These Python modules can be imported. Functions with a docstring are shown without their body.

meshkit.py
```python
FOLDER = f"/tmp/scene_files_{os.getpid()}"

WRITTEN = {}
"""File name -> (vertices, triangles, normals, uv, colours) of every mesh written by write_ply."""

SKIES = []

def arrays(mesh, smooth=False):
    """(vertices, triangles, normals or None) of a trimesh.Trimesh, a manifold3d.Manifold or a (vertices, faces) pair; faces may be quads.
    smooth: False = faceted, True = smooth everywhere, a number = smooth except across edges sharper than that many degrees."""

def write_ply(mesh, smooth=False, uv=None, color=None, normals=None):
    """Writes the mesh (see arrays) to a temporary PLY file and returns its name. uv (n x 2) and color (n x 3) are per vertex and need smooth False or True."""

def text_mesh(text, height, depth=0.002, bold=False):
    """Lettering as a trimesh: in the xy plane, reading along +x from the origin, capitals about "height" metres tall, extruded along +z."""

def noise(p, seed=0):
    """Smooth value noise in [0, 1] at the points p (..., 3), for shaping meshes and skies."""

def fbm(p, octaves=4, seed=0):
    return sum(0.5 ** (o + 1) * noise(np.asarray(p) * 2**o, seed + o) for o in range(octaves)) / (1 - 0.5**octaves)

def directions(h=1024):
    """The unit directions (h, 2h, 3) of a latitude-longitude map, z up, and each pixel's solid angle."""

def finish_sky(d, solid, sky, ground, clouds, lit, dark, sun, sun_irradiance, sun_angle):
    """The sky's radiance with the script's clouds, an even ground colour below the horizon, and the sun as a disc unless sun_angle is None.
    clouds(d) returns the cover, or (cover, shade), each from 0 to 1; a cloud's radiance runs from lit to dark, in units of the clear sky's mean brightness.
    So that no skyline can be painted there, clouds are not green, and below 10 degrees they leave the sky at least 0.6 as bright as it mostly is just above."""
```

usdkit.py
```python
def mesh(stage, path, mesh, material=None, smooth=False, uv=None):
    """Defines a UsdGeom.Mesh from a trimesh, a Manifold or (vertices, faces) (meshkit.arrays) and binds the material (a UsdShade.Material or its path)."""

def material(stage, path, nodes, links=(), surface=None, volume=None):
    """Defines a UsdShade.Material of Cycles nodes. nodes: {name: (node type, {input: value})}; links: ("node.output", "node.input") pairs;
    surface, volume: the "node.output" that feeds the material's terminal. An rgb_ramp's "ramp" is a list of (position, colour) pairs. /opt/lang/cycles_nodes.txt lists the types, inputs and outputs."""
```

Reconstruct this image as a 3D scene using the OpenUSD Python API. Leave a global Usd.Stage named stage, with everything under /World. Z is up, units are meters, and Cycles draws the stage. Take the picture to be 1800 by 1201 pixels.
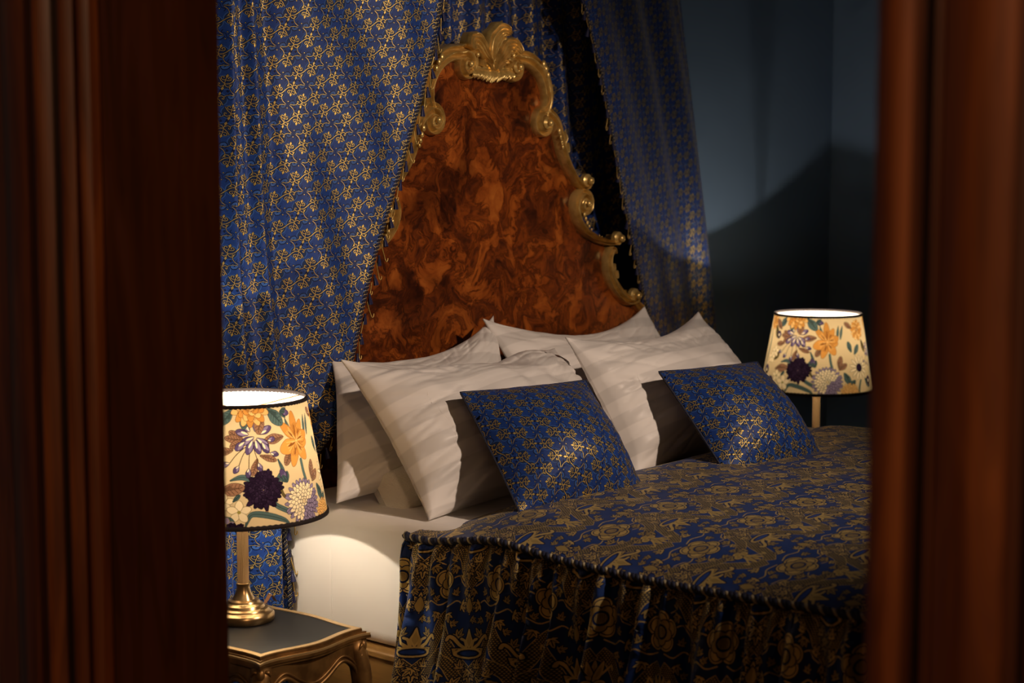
import math, random, numpy as np, trimesh, shapely, usdkit, meshkit, mapbox_earcut
from shapely import affinity
from shapely.geometry import Polygon, LineString, Point, box as sbox
from shapely.ops import unary_union
from pxr import Usd, UsdGeom, UsdLux, UsdShade, Gf, Sdf, Vt
rng = random.Random(7)
PI = math.pi
A = np.array
stage = Usd.Stage.CreateInMemory()
UsdGeom.SetStageUpAxis(stage, 'Z')
UsdGeom.Xform.Define(stage, '/World')

# ---------------------------------------------------------------- camera, lights, exposure
EYE = A([-3.353, -2.934, 1.40])
cam = UsdGeom.Camera.Define(stage, '/World/camera')
cam.CreateHorizontalApertureAttr(36.0); cam.CreateVerticalApertureAttr(24.02); cam.CreateFocalLengthAttr(60.0)
cam.CreateFStopAttr(3.6); cam.CreateFocusDistanceAttr(3.72); cam.CreateExposureAttr(0.0)
cam.CreateClippingRangeAttr(Gf.Vec2f(0.05, 100))
_h = A([.76, .65, 0]); _h /= np.linalg.norm(_h); _p = math.atan(315.5/3000)
_f = math.cos(_p)*_h + A([0, 0, -math.sin(_p)]); _r = np.cross(_f, [0, 0, 1]); _r /= np.linalg.norm(_r); _u = np.cross(_r, _f)
cam.AddTransformOp().Set(Gf.Matrix4d(*_r, 0, *_u, 0, *(-_f), 0, *EYE, 1))

def sphere_light(name, pos, radius, power, color):
    l = UsdLux.SphereLight.Define(stage, '/World/'+name)
    l.CreateRadiusAttr(radius); l.CreateIntensityAttr(power); l.CreateColorAttr(Gf.Vec3f(*color)); l.CreateNormalizeAttr(True)
    l.AddTranslateOp().Set(Gf.Vec3d(*map(float, pos))); return l
KEY, AIM = A([-0.50, -2.85, 2.28]), A([-.60, -.25, 1.08])
def spot_light(name, pos, aim, radius, power, color, cone, soft):
    l = sphere_light(name, pos, radius, power, color); sh = UsdLux.ShapingAPI.Apply(l.GetPrim())
    sh.CreateShapingConeAngleAttr(cone); sh.CreateShapingConeSoftnessAttr(soft)
    l.ClearXformOpOrder(); z = (pos-aim)/np.linalg.norm(pos-aim); x = np.cross([0, 0, 1], z); x /= np.linalg.norm(x); y = np.cross(z, x)
    l.AddTransformOp().Set(Gf.Matrix4d(*x, 0, *y, 0, *z, 0, *map(float, pos), 1))
spot_light('ceiling_spot_light', KEY, AIM, .045, 58.0, (1, .755, .58), 28.5, .75)      # the bedroom's ceiling spot beyond the foot of the bed, turned to the pillows
sphere_light('hall_lamp_light', (-3.0, -3.6, 2.3), .12, 22.0, (1, .62, .36))          # the hall's lamp, on the camera's side of the doorway
BULB = 8600.0

# ---------------------------------------------------------------- helpers
USED = {}
def numbered(parent, name):
    k = (parent, name); n = USED.get(k, 0); USED[k] = n+1
    return f'{parent}/{name}' + (f'_{n:03d}' if n else '')
def data(prim, label=None, cat=None, group=None, kind=None):
    for k, v in (('label', label), ('category', cat), ('group', group), ('kind', kind)):
        if v: prim.SetCustomDataByKey(k, v)
    return prim
def thing(name, label, cat, loc=(0, 0, 0), rot=0, group=None, kind=None):
    x = UsdGeom.Xform.Define(stage, numbered('/World', name))
    x.AddTranslateOp().Set(Gf.Vec3d(*map(float, loc))); x.AddRotateZOp().Set(float(rot))
    return data(x.GetPrim(), label, cat, group, kind)
def obj(name, m, mat, parent=None, smooth=30, label=None, cat=None, kind=None, tone=None, metal=None, normals=None):
    path = numbered(str(parent.GetPath()) if parent else '/World', name)
    if normals is not None:
        v, f = m
        me = UsdGeom.Mesh.Define(stage, path)
        me.CreatePointsAttr(Vt.Vec3fArray.FromNumpy(v.astype(np.float32)))
        me.CreateFaceVertexCountsAttr(Vt.IntArray.FromNumpy(np.full(len(f), 3, np.int32)))
        me.CreateFaceVertexIndicesAttr(Vt.IntArray.FromNumpy(f.astype(np.int32).ravel()))
        me.CreateSubdivisionSchemeAttr('none')
        me.CreateNormalsAttr(Vt.Vec3fArray.FromNumpy(normals.astype(np.float32))); me.SetNormalsInterpolation('vertex')
        UsdShade.MaterialBindingAPI.Apply(me.GetPrim()).Bind(mat)
    else:
        me = usdkit.mesh(stage, path, m, mat, smooth=smooth)
    pv = UsdGeom.PrimvarsAPI(me)
    if tone is not None: pv.CreatePrimvar('tone', Sdf.ValueTypeNames.Color3fArray, 'uniform').Set(Vt.Vec3fArray.FromNumpy(np.asarray(tone, np.float32)))
    if metal is not None: pv.CreatePrimvar('metal', Sdf.ValueTypeNames.FloatArray, 'uniform').Set(Vt.FloatArray.FromNumpy(np.asarray(metal, np.float32)))
    return data(me.GetPrim(), label, cat, None, kind)
def copy_of(root, loc, rot=0, label=None):
    was = root.GetCustomData(); name = root.GetName()
    r = thing(name, label or was.get('label'), was.get('category'), loc, rot, was.get('group'))
    r.GetReferences().AddInternalReference(root.GetPath()); r.SetInstanceable(True)
    return r
def cat(*ms):
    return trimesh.util.concatenate([trimesh.Trimesh(*m, process=False) if isinstance(m, tuple) else m for m in ms])
def bx(x0, x1, y0, y1, z0, z1, bev=0.0):
    if bev:
        import manifold3d as m3
        s = m3.CrossSection([[(x0+bev, y0+bev), (x1-bev, y0+bev), (x1-bev, y1-bev), (x0+bev, y1-bev)]]).offset(bev, m3.JoinType.Round, circular_segments=24)
        a = m3.Manifold.extrude(s, z1-z0-2*bev).translate((0, 0, z0+bev))
        i = m3.CrossSection([[(x0+bev, y0+bev), (x1-bev, y0+bev), (x1-bev, y1-bev), (x0+bev, y1-bev)]])
        lay = [a]
        for k in range(1, 6):
            t = k/5*PI/2; o = s if k == 0 else i.offset(bev*math.cos(t)+1e-5, m3.JoinType.Round, circular_segments=24)
            lay.append(m3.Manifold.extrude(o, z1-z0-2*bev+2*bev*math.sin(t)).translate((0, 0, z0+bev-bev*math.sin(t))))
        mm = m3.Manifold.batch_hull(lay).to_mesh()
        return trimesh.Trimesh(mm.vert_properties[:, :3], mm.tri_verts)
    b = trimesh.creation.box((x1-x0, y1-y0, z1-z0)); b.apply_translation(((x0+x1)/2, (y0+y1)/2, (z0+z1)/2)); return b
def grid_faces(n, m, wrap_m=False, flip=False):
    i, j = np.meshgrid(np.arange(n-1), np.arange(m if wrap_m else m-1), indexing='ij')
    a = i*m+j; b = i*m+(j+1) % m; c = (i+1)*m+(j+1) % m; d = (i+1)*m+j
    q = np.stack([a, b, c, d], -1).reshape(-1, 4)
    f = np.vstack([q[:, [0, 1, 2]], q[:, [0, 2, 3]]])
    return f[:, ::-1] if flip else f
def spline(p, n=40, closed=False):
    p = np.asarray(p, float)
    if closed: P = np.vstack([p[-1], p, p[0], p[1]])
    else: P = np.vstack([2*p[0]-p[1], p, 2*p[-1]-p[-2]])
    k = len(P)-3; t = np.linspace(0, k, n, endpoint=not closed); i = np.minimum(t.astype(int), k-1); t = (t-i)[:, None]
    a, b, c, d = P[i], P[i+1], P[i+2], P[i+3]
    return .5*(2*b+(c-a)*t+(2*a-5*b+4*c-d)*t*t+(3*b-a-3*c+d)*t**3)
def tube(p, r, sides=8, caps=True):
    p = np.asarray(p, float); r = np.broadcast_to(r, (len(p),))
    t = np.gradient(p, axis=0); t /= np.linalg.norm(t, axis=1, keepdims=True)+1e-12
    nrm = np.cross(t[0], [0, 0, 1.]) if abs(t[0][2]) < .9 else np.cross(t[0], [1., 0, 0]); nrm /= np.linalg.norm(nrm)
    N = []
    for k in range(len(p)):
        nrm = nrm-t[k]*(nrm@t[k]); nrm = nrm/(np.linalg.norm(nrm)+1e-12); N.append(nrm)
    N = A(N); B = np.cross(t, N); a = np.arange(sides)*2*PI/sides
    v = (p[:, None]+r[:, None, None]*(np.cos(a)[None, :, None]*N[:, None]+np.sin(a)[None, :, None]*B[:, None])).reshape(-1, 3)
    f = grid_faces(len(p), sides, True)
    if caps:
        n = len(v); v = np.vstack([v, p[0], p[-1]]); L = (len(p)-1)*sides
        k = np.arange(sides); k1 = (k+1) % sides
        f = np.vstack([f, np.stack([k1, k, np.full(sides, n)], 1), np.stack([L+k, L+k1, np.full(sides, n+1)], 1)])
    return trimesh.Trimesh(v, f, process=False)
def lathe(prof, n=48, flute=0, depth=0.0):
    prof = np.asarray(prof, float); a = np.arange(n)*2*PI/n
    k = 1-depth*(.5-.5*np.cos(a*flute)) if flute else np.ones(n)
    v = np.stack([prof[:, 0][:, None]*np.cos(a)*k, prof[:, 0][:, None]*np.sin(a)*k, np.broadcast_to(prof[:, 1][:, None], (len(prof), n))], -1).reshape(-1, 3)
    return trimesh.Trimesh(v, grid_faces(len(prof), n, True), process=False)
def smoothstep(a, b, x): t = np.clip((x-a)/(b-a), 0, 1); return t*t*(3-2*t)
def fbm2(x, y, s, seed, oct=3): return meshkit.fbm(np.stack([np.asarray(x)*s+91.3, np.asarray(y)*s+37.7, np.full(np.shape(x), 5.5)], -1), oct, seed)-.5
def tri2d(poly):
    """Triangles (n,3,2) of a shapely polygon or multipolygon."""
    out = []
    for g in getattr(poly, 'geoms', [poly]):
        if g.geom_type != 'Polygon' or g.area < 1e-12: continue
        rings = [np.asarray(g.exterior.coords)[:-1]]+[np.asarray(i.coords)[:-1] for i in g.interiors]
        v = np.vstack(rings); f = mapbox_earcut.triangulate_float64(v, np.cumsum([len(r) for r in rings]).astype(np.uint32)).reshape(-1, 3)
        out.append(v[f])
    return np.concatenate(out) if out else np.zeros((0, 3, 2))
def extrude(poly, h):
    return trimesh.creation.extrude_polygon(poly, h, engine='earcut')

# ---------------------------------------------------------------- materials
LK = '/World/Looks'
def mat(name, nodes, links=(), surface='p.BSDF'): return usdkit.material(stage, f'{LK}/{name}', nodes, links, surface)
def plain(name, color, rough=.5, metal=0., **k):
    return mat(name, {'p': ('principled_bsdf', dict(base_color=color, roughness=rough, metallic=metal, **k))})
M = {}
M['brocade'] = mat('brocade', {
    't': ('attribute', {'attribute': 'tone'}), 'm': ('attribute', {'attribute': 'metal'}),
    'tc': ('texture_coordinate', {}), 'n': ('noise_texture', {'scale': 900., 'detail': 1.}),
    'r': ('math', {'math_type': 'multiply_add', 'value2': -.04, 'value3': .51}),
    'b': ('bump', {'strength': .25, 'distance': .0006}),
    'p': ('principled_bsdf', {'roughness': .4, 'specular_ior_level': .22, 'sheen_weight': .13, 'sheen_roughness': .4, 'sheen_tint': (1., .97, .92)})},
    [('t.color', 'p.base_color'), ('m.fac', 'p.metallic'), ('m.fac', 'r.value1'), ('r.value', 'p.roughness'), ('tc.object', 'n.vector'), ('n.fac', 'b.height'), ('b.normal', 'p.normal')])
M['shade_print'] = mat('shade_print', {
    't': ('attribute', {'attribute': 'tone'}), 'g': ('geometry', {}), 'white': ('color', {'value': (.68, .65, .58)}),
    'mc': ('mix', {'fac': 0.}), 'd': ('diffuse_bsdf', {}), 'tr': ('translucent_bsdf', {}), 'mx': ('mix_closure', {'fac': .100})},
    [('g.backfacing', 'mc.fac'), ('t.color', 'mc.color1'), ('white.color', 'mc.color2'), ('mc.color', 'd.color'), ('t.color', 'tr.color'), ('d.BSDF', 'mx.closure1'), ('tr.BSDF', 'mx.closure2')], 'mx.closure')
def wood(name, stops, scale, rough, stretch=(8, 8, .6), coat=.3, distort=1.5, spec=.5):
    return mat(name, {'tc': ('texture_coordinate', {}), 'mp': ('mapping', {'scale': stretch}),
        'n': ('noise_texture', {'scale': scale, 'detail': 6., 'roughness': .6, 'distortion': distort}), 'r': ('rgb_ramp', {'ramp': stops}),
        'b': ('bump', {'strength': .12, 'distance': .002}),
        'p': ('principled_bsdf', {'roughness': rough, 'coat_weight': coat, 'coat_roughness': .18, 'specular_ior_level': spec})},
        [('tc.object', 'mp.vector'), ('mp.vector', 'n.vector'), ('n.fac', 'r.fac'), ('r.color', 'p.base_color'), ('n.fac', 'b.height'), ('b.normal', 'p.normal')])
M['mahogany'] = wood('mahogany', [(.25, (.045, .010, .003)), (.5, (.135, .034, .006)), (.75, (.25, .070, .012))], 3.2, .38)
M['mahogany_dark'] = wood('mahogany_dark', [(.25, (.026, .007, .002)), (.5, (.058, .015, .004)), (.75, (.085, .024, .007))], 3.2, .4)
M['burl'] = mat('burl_walnut', {'tc': ('texture_coordinate', {}), 'n0': ('noise_texture', {'scale': 7., 'detail': 3., 'roughness': .5, 'distortion': .4}),
    'sc': ('vector_math', {'math_type': 'scale', 'scale': .22}), 'ad': ('vector_math', {'math_type': 'add'}),
    'n1': ('noise_texture', {'scale': 10.5, 'detail': 10., 'roughness': .66, 'distortion': .7}),
    'n2': ('noise_texture', {'scale': 15., 'detail': 6., 'roughness': .62, 'distortion': 1.4}),
    'n3': ('noise_texture', {'scale': 2.6, 'detail': 4., 'roughness': .55, 'distortion': 1.0}),
    'v': ('math', {'math_type': 'subtract', 'value2': .5}), 'va': ('math', {'math_type': 'absolute'}), 'vr': ('rgb_ramp', {'ramp': [(.0, (.12, .10, .10)), (.018, (.55, .5, .5)), (.05, (1, 1, 1))]}),
    'mm': ('math', {'math_type': 'multiply_add', 'value2': .40}), 'm2': ('math', {'math_type': 'multiply', 'value2': .60}),
    'r': ('rgb_ramp', {'ramp': [(.33, (.015, .004, .002)), (.42, (.085, .019, .005)), (.49, (.215, .048, .007)), (.57, (.33, .084, .012)), (.67, (.44, .135, .022))]}),
    'dk': ('rgb_ramp', {'ramp': [(.38, (.22, .18, .18)), (.52, (1, 1, 1))]}), 'x1': ('mix', {'mix_type': 'multiply', 'fac': .85}), 'x2': ('mix', {'mix_type': 'multiply', 'fac': .8}),
    'p': ('principled_bsdf', {'roughness': .36, 'coat_weight': .2, 'coat_roughness': .15, 'specular_ior_level': .3})},
    [('tc.object', 'n0.vector'), ('n0.color', 'sc.vector1'), ('tc.object', 'ad.vector1'), ('sc.vector', 'ad.vector2'), ('ad.vector', 'n1.vector'), ('ad.vector', 'n2.vector'), ('ad.vector', 'n3.vector'),
     ('n1.fac', 'm2.value1'), ('n2.fac', 'mm.value1'), ('m2.value', 'mm.value3'), ('mm.value', 'r.fac'), ('n1.fac', 'v.value1'), ('v.value', 'va.value1'), ('va.value', 'vr.fac'),
     ('n3.fac', 'dk.fac'), ('r.color', 'x1.color1'), ('dk.color', 'x1.color2'), ('x1.color', 'x2.color1'), ('vr.color', 'x2.color2'), ('x2.color', 'p.base_color')])
M['gilt'] = mat('gilt', {'tc': ('texture_coordinate', {}), 'n': ('noise_texture', {'scale': 38., 'detail': 4.}),
    'r': ('rgb_ramp', {'ramp': [(.35, (.52, .34, .10)), (.6, (.76, .53, .185))]}), 'p': ('principled_bsdf', {'metallic': .6, 'roughness': .30})},
    [('tc.object', 'n.vector'), ('n.fac', 'r.fac'), ('r.color', 'p.base_color')])
M['bronze_gilt'] = mat('bronze_gilt', {'tc': ('texture_coordinate', {}), 'n': ('noise_texture', {'scale': 30., 'detail': 4.}),
    'r': ('rgb_ramp', {'ramp': [(.35, (.13, .065, .02)), (.6, (.26, .14, .045))]}), 'p': ('principled_bsdf', {'metallic': .75, 'roughness': .42})},
    [('tc.object', 'n.vector'), ('n.fac', 'r.fac'), ('r.color', 'p.base_color')])
M['pale_gilt'] = plain('pale_gilt', (.62, .42, .19), .36, .75)
M['brass'] = plain('antique_brass', (.40, .27, .13), .28, 1.0)
M['brass_satin'] = plain('satin_brass', (.44, .28, .14), .4, .55)
M['leather'] = mat('black_leather', {'tc': ('texture_coordinate', {}), 'n': ('noise_texture', {'scale': 420., 'detail': 2.}), 'b': ('bump', {'strength': .25, 'distance': .001}),
    'p': ('principled_bsdf', {'base_color': (.006, .006, .008), 'roughness': .5, 'specular_ior_level': .2})}, [('tc.object', 'n.vector'), ('n.fac', 'b.height'), ('b.normal', 'p.normal')])
def linen(name, col, stripes):
    nodes = {'tc': ('texture_coordinate', {}), 'w': ('wave_texture', {'wave_type': 'bands', 'bands_direction': 'z', 'profile': 'sine', 'scale': 4.6}),
             'rr': ('rgb_ramp', {'ramp': [(.42, (.36, .36, .36)), (.58, (.62, .62, .62))]}), 'n': ('noise_texture', {'scale': 700., 'detail': 1.}), 'b': ('bump', {'strength': .12, 'distance': .0005}),
             'c': ('rgb_ramp', {'ramp': [(.42, tuple(x*.85 for x in col)), (.58, col)]}),
             'p': ('principled_bsdf', {'base_color': col, 'roughness': .6, 'specular_ior_level': .18, 'sheen_weight': .1})}
    links = [('tc.object', 'n.vector'), ('n.fac', 'b.height'), ('b.normal', 'p.normal')]
    if stripes: links += [('tc.object', 'w.vector'), ('w.fac', 'rr.fac'), ('rr.color', 'p.roughness'), ('w.fac', 'c.fac'), ('c.color', 'p.base_color')]
    return mat(name, nodes, links)
M['linen'] = linen('white_striped_satin', (.80, .77, .74), True)
M['sheet'] = linen('white_sheet', (.82, .79, .76), False)
M['terry'] = mat('pillow_filling_cloth', {'tc': ('texture_coordinate', {}), 'n': ('noise_texture', {'scale': 260., 'detail': 2.}), 'b': ('bump', {'strength': .6, 'distance': .003}),
    'p': ('principled_bsdf', {'base_color': (.66, .62, .55), 'roughness': .9, 'sheen_weight': .3})}, [('tc.object', 'n.vector'), ('n.fac', 'b.height'), ('b.normal', 'p.normal')])
M['wall'] = mat('navy_wall_paint', {'tc': ('texture_coordinate', {}), 'n': ('noise_texture', {'scale': 3., 'detail': 4.}), 'r': ('rgb_ramp', {'ramp': [(.3, (.115, .185, .31)), (.7, (.125, .20, .335))]}),
    'n2': ('noise_texture', {'scale': 180., 'detail': 2.}), 'b': ('bump', {'strength': .08, 'distance': .002}), 'p': ('principled_bsdf', {'roughness': .65, 'specular_ior_level': .25})},
    [('tc.object', 'n.vector'), ('n.fac', 'r.fac'), ('r.color', 'p.base_color'), ('tc.object', 'n2.vector'), ('n2.fac', 'b.height'), ('b.normal', 'p.normal')])
M['hall_wall'] = plain('hall_plaster', (.30, .24, .18), .8)
M['ceiling'] = plain('ceiling_paint', (.10, .10, .11), .8)
M['floor'] = wood('floor_oak', [(.3, (.03, .014, .006)), (.6, (.07, .034, .014))], 3., .4, (1, 9, 9))
M['bed_wood'] = wood('honey_oak', [(.3, (.20, .10, .024)), (.6, (.30, .16, .045))], 3., .42, (12, .8, 12), .2)
M['dark_trim'] = plain('dark_velvet_trim', (.012, .006, .006), .8)
M['navy_cord'] = plain('navy_cord', (.008, .012, .040), .6)
M['navy_silk'] = plain('navy_silk_tassel', (.008, .010, .062), .6)
M['cream_cord'] = plain('cream_cord', (.42, .36, .22), .5)
M['gold_thread'] = plain('gold_thread', (.55, .38, .12), .38, .6)
M['bulb'] = mat('lit_bulb', {'e': ('emission', {'color': (1, .84, .64), 'strength': BULB})}, (), 'e.emission')
M['tag'] = plain('brown_leather', (.16, .07, .025), .5)

# ---------------------------------------------------------------- woven patterns: real polygons, one colour per face
BLUE, LIGHT, NAVY, GOLD, MIX = (.0085, .036, .190), (.027, .085, .30), (.003, .008, .040), (.50, .365, .105), (.010, .026, .092)
def stroke(p, w, n=18): return LineString(spline(p, n) if len(p) > 2 else p).buffer(w/2, quad_segs=2)
def rhomb(c, a, hl, hw):
    d = A([math.cos(a), math.sin(a)]); e = A([-d[1], d[0]]); c = A(c, float)
    return Polygon([c+d*hl, c+e*hw, c-d*hl, c-e*hw])
def build_cell(layers, v1, v2, n, simp, ground=BLUE):
    """layers: [(geometry, colour, metal)], later ones on top. Cuts one repeat (v1, v2) into n x n tiles; returns triangles in lattice coordinates, colour, metal."""
    v1, v2 = A(v1, float), A(v2, float); Mi = np.linalg.inv(np.stack([v1, v2], 1))
    unit = sbox(0, 0, 1, 1); parts = []; cover = None
    for g, col, met in reversed(layers):
        g = g.simplify(simp)
        q = affinity.affine_transform(g, [Mi[0, 0], Mi[0, 1], Mi[1, 0], Mi[1, 1], 0, 0])
        x0, y0, x1, y1 = q.bounds
        q = unary_union([affinity.translate(q, -i, -j).intersection(unit) for i in range(math.floor(x0), math.ceil(x1)) for j in range(math.floor(y0), math.ceil(y1))])
        vis = q if cover is None else q.difference(cover)
        cover = q if cover is None else unary_union([cover, q])
        parts.append((vis, col, met))
    parts.append((unit.difference(cover), ground, 0.))
    T, C, G = [], [], []
    for i in range(n):
        for j in range(n):
            tile = sbox(i/n, j/n, (i+1)/n, (j+1)/n)
            for g, col, met in parts:
                t = tri2d(g.intersection(tile))
                if len(t): T.append(t); C += [col]*len(t); G += [met]*len(t)
    return np.concatenate(T), A(C), A(G), v1, v2
def fabric(cell, P, inside, U0, U1, V0, V1, origin=(0, 0), flip=False, low=None, far=None):
    """Lays the repeat over the surface P(U, V, clamp); where far(u, v) holds (out of the frame) the plainer repeat low is laid. Returns (vertices, faces), normals, tone, metal."""
    v1, v2 = cell[3:]; kinds = []
    Mi = np.linalg.inv(np.stack([v1, v2], 1)); corners = A([[U0, V0], [U1, V0], [U1, V1], [U0, V1]])-A(origin)
    ab = corners@Mi.T; lo, hi = np.floor(ab.min(0)).astype(int)-1, np.ceil(ab.max(0)).astype(int)+1
    for T, C, G, _, _ in ([cell, low] if low else [cell]):
        pts, inv = np.unique(np.round(T.reshape(-1, 2), 7), axis=0, return_inverse=True)
        kinds.append((pts[:, :1]*v1+pts[:, 1:]*v2+A(origin), inv.reshape(-1, 3), C, G))
    Vs, Fs, Cs, Gs, n = [], [], [], [], 0
    for i in range(lo[0], hi[0]):
        for j in range(lo[1], hi[1]):
            mid = A(origin)+(i+.5)*v1+(j+.5)*v2
            uv0, F0, C, G = kinds[1 if low and far(*mid) else 0]; uv = uv0+i*v1+j*v2
            if uv[:, 0].max() < U0 or uv[:, 0].min() > U1 or uv[:, 1].max() < V0 or uv[:, 1].min() > V1: continue
            ok = inside(uv[:, 0], uv[:, 1])
            if not ok.any(): continue
            keep = ok[F0].any(1)
            Vs.append(uv); Fs.append(F0[keep]+n); Cs.append(C[keep]); Gs.append(G[keep]); n += len(uv)
    uv, F, C2, G2 = np.vstack(Vs), np.vstack(Fs), np.vstack(Cs), np.concatenate(Gs)
    p = P(uv[:, 0], uv[:, 1], True)
    e = 1e-3
    du = P(uv[:, 0]+e, uv[:, 1], False)-P(uv[:, 0]-e, uv[:, 1], False); dv = P(uv[:, 0], uv[:, 1]+e, False)-P(uv[:, 0], uv[:, 1]-e, False)
    nr = np.cross(du, dv); nr /= np.linalg.norm(nr, axis=1, keepdims=True)+1e-15
    ar = np.linalg.norm(np.cross(p[F[:, 1]]-p[F[:, 0]], p[F[:, 2]]-p[F[:, 0]]), axis=1) > 1e-11
    F, C2, G2 = F[ar], C2[ar], G2[ar]
    fn = np.cross(p[F[:, 1]]-p[F[:, 0]], p[F[:, 2]]-p[F[:, 0]])
    if flip: nr = -nr
    bad = (fn*nr[F[:, 0]]).sum(1) < 0
    F[bad] = F[bad][:, ::-1]
    used, F = np.unique(F, return_inverse=True); F = F.reshape(-1, 3)
    return (p[used], F), nr[used], C2, G2

def scroll_cell(simp, n, full=True):
    """The gold fleur-and-scroll brocade of the bed curtains and cushions."""
    K = A([1.336e-4, 1.145e-4])      # photo-like orientation: y runs down
    g, navy, light, mix = [], [], [], []
    def half(T):
        def s(p, w): return stroke([T(q) for q in p], w*.72)
        g.append(s([(0, 32), (45, 34), (90, 12), (137, -28)], 17))
        g.append(s([(0, 32), (-25, 0), (-50, -45), (-68, -97)], 15))
        g.append(s([(-2, 30), (10, -40), (26, -80)], 12)); g.append(s([(0, 30), (-15, 70), (-27, 95)], 12))
        for c, l in (((37, -112), 40), ((-33, 116), 38)):
            g.append(Polygon([T((c[0]+dx, c[1]+dy)) for dx, dy in ((.26*l, -.97*l), (20, 3), (-.26*l, .97*l), (-20, -5))]))
        g.append(s([(7, -43), (-25, -50), (-42, -80), (-28, -108), (0, -100), (-6, -80)], 13))
        g.append(s([(12, -40), (45, -28), (76, -30), (88, -60), (66, -86), (46, -68), (58, -52)], 13))
        g.append(s([(-8, 50), (-50, 76), (-86, 50), (-80, 10), (-60, 20), (-66, 36)], 13))
        g.append(s([(2, 45), (15, 80), (45, 95), (75, 75), (66, 52), (52, 62)], 13)); g.append(s([(60, 85), (75, 58), (94, 46)], 11))
        g.append(s([(80, 60), (55, 112), (75, 180), (127, 237)], 11)); g.append(s([(-85, 50), (-110, 75), (-160, 85), (-225, 75)], 11))
        g.append(Point(T((182, 187))).buffer(11, quad_segs=3))
        mix.append(Point(T((5, 5))).buffer(128, quad_segs=6))
        navy.append(Polygon([T((dx, dy)) for dx, dy in ((0, -26), (24, 2), (0, 28), (-24, 2))]))
        m = A([165, 250])
        for sg in (1,):
            q = lambda p: T(m+sg*A(p))
            light.append(Polygon(spline([q(p) for p in ((25, -15), (70, -70), (125, -72), (148, -20), (112, 34), (62, 12))], 24, True)).buffer(2))
            navy.append(stroke([q(p) for p in ((22, -14), (66, -68), (122, -74), (150, -20), (112, 36), (74, 8), (98, -24))], 16))
            navy.append(stroke([q(p) for p in ((0, 0), (-10, -40), (-60, -66), (-40, -110))], 13))
        navy.append(Polygon([T(p) for p in ((-49, 122), (-20, 156), (-49, 190), (-78, 156))]))
        navy.append(Polygon([T(p) for p in ((30, 140), (52, 168), (34, 200), (8, 172))]))
    half(lambda p: A([p[0], p[1]], float)); half(lambda p: A([274-p[0], -56-p[1]], float))
    gold = unary_union(g); mixg = unary_union(mix)
    ring = mixg.buffer(11).difference(mixg.buffer(-3))
    lay = [(mixg, MIX, 0.15), (ring, LIGHT, 0.), (unary_union(light), LIGHT, 0.), (unary_union(navy), NAVY, 0.)]
    lay = lay+[(gold.buffer(7), NAVY, 0.), (gold, GOLD, .62)] if full else [lay[0]]+(lay[2:] if simp < 1e-3 else [])+[(gold, GOLD, .62)]
    lay = [(affinity.affine_transform(q, [K[0], 0, 0, K[1], 0, 0]), c, m) for q, c, m in lay]
    return build_cell(lay, (437*K[0], 172*K[1]), (57*K[0], 557*K[1]), n, simp)
SCROLL, SCROLL_MID, SCROLL_LOW = scroll_cell(3.6e-4, 4), scroll_cell(6.5e-4, 4, False), scroll_cell(1.9e-3, 3, False)

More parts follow.
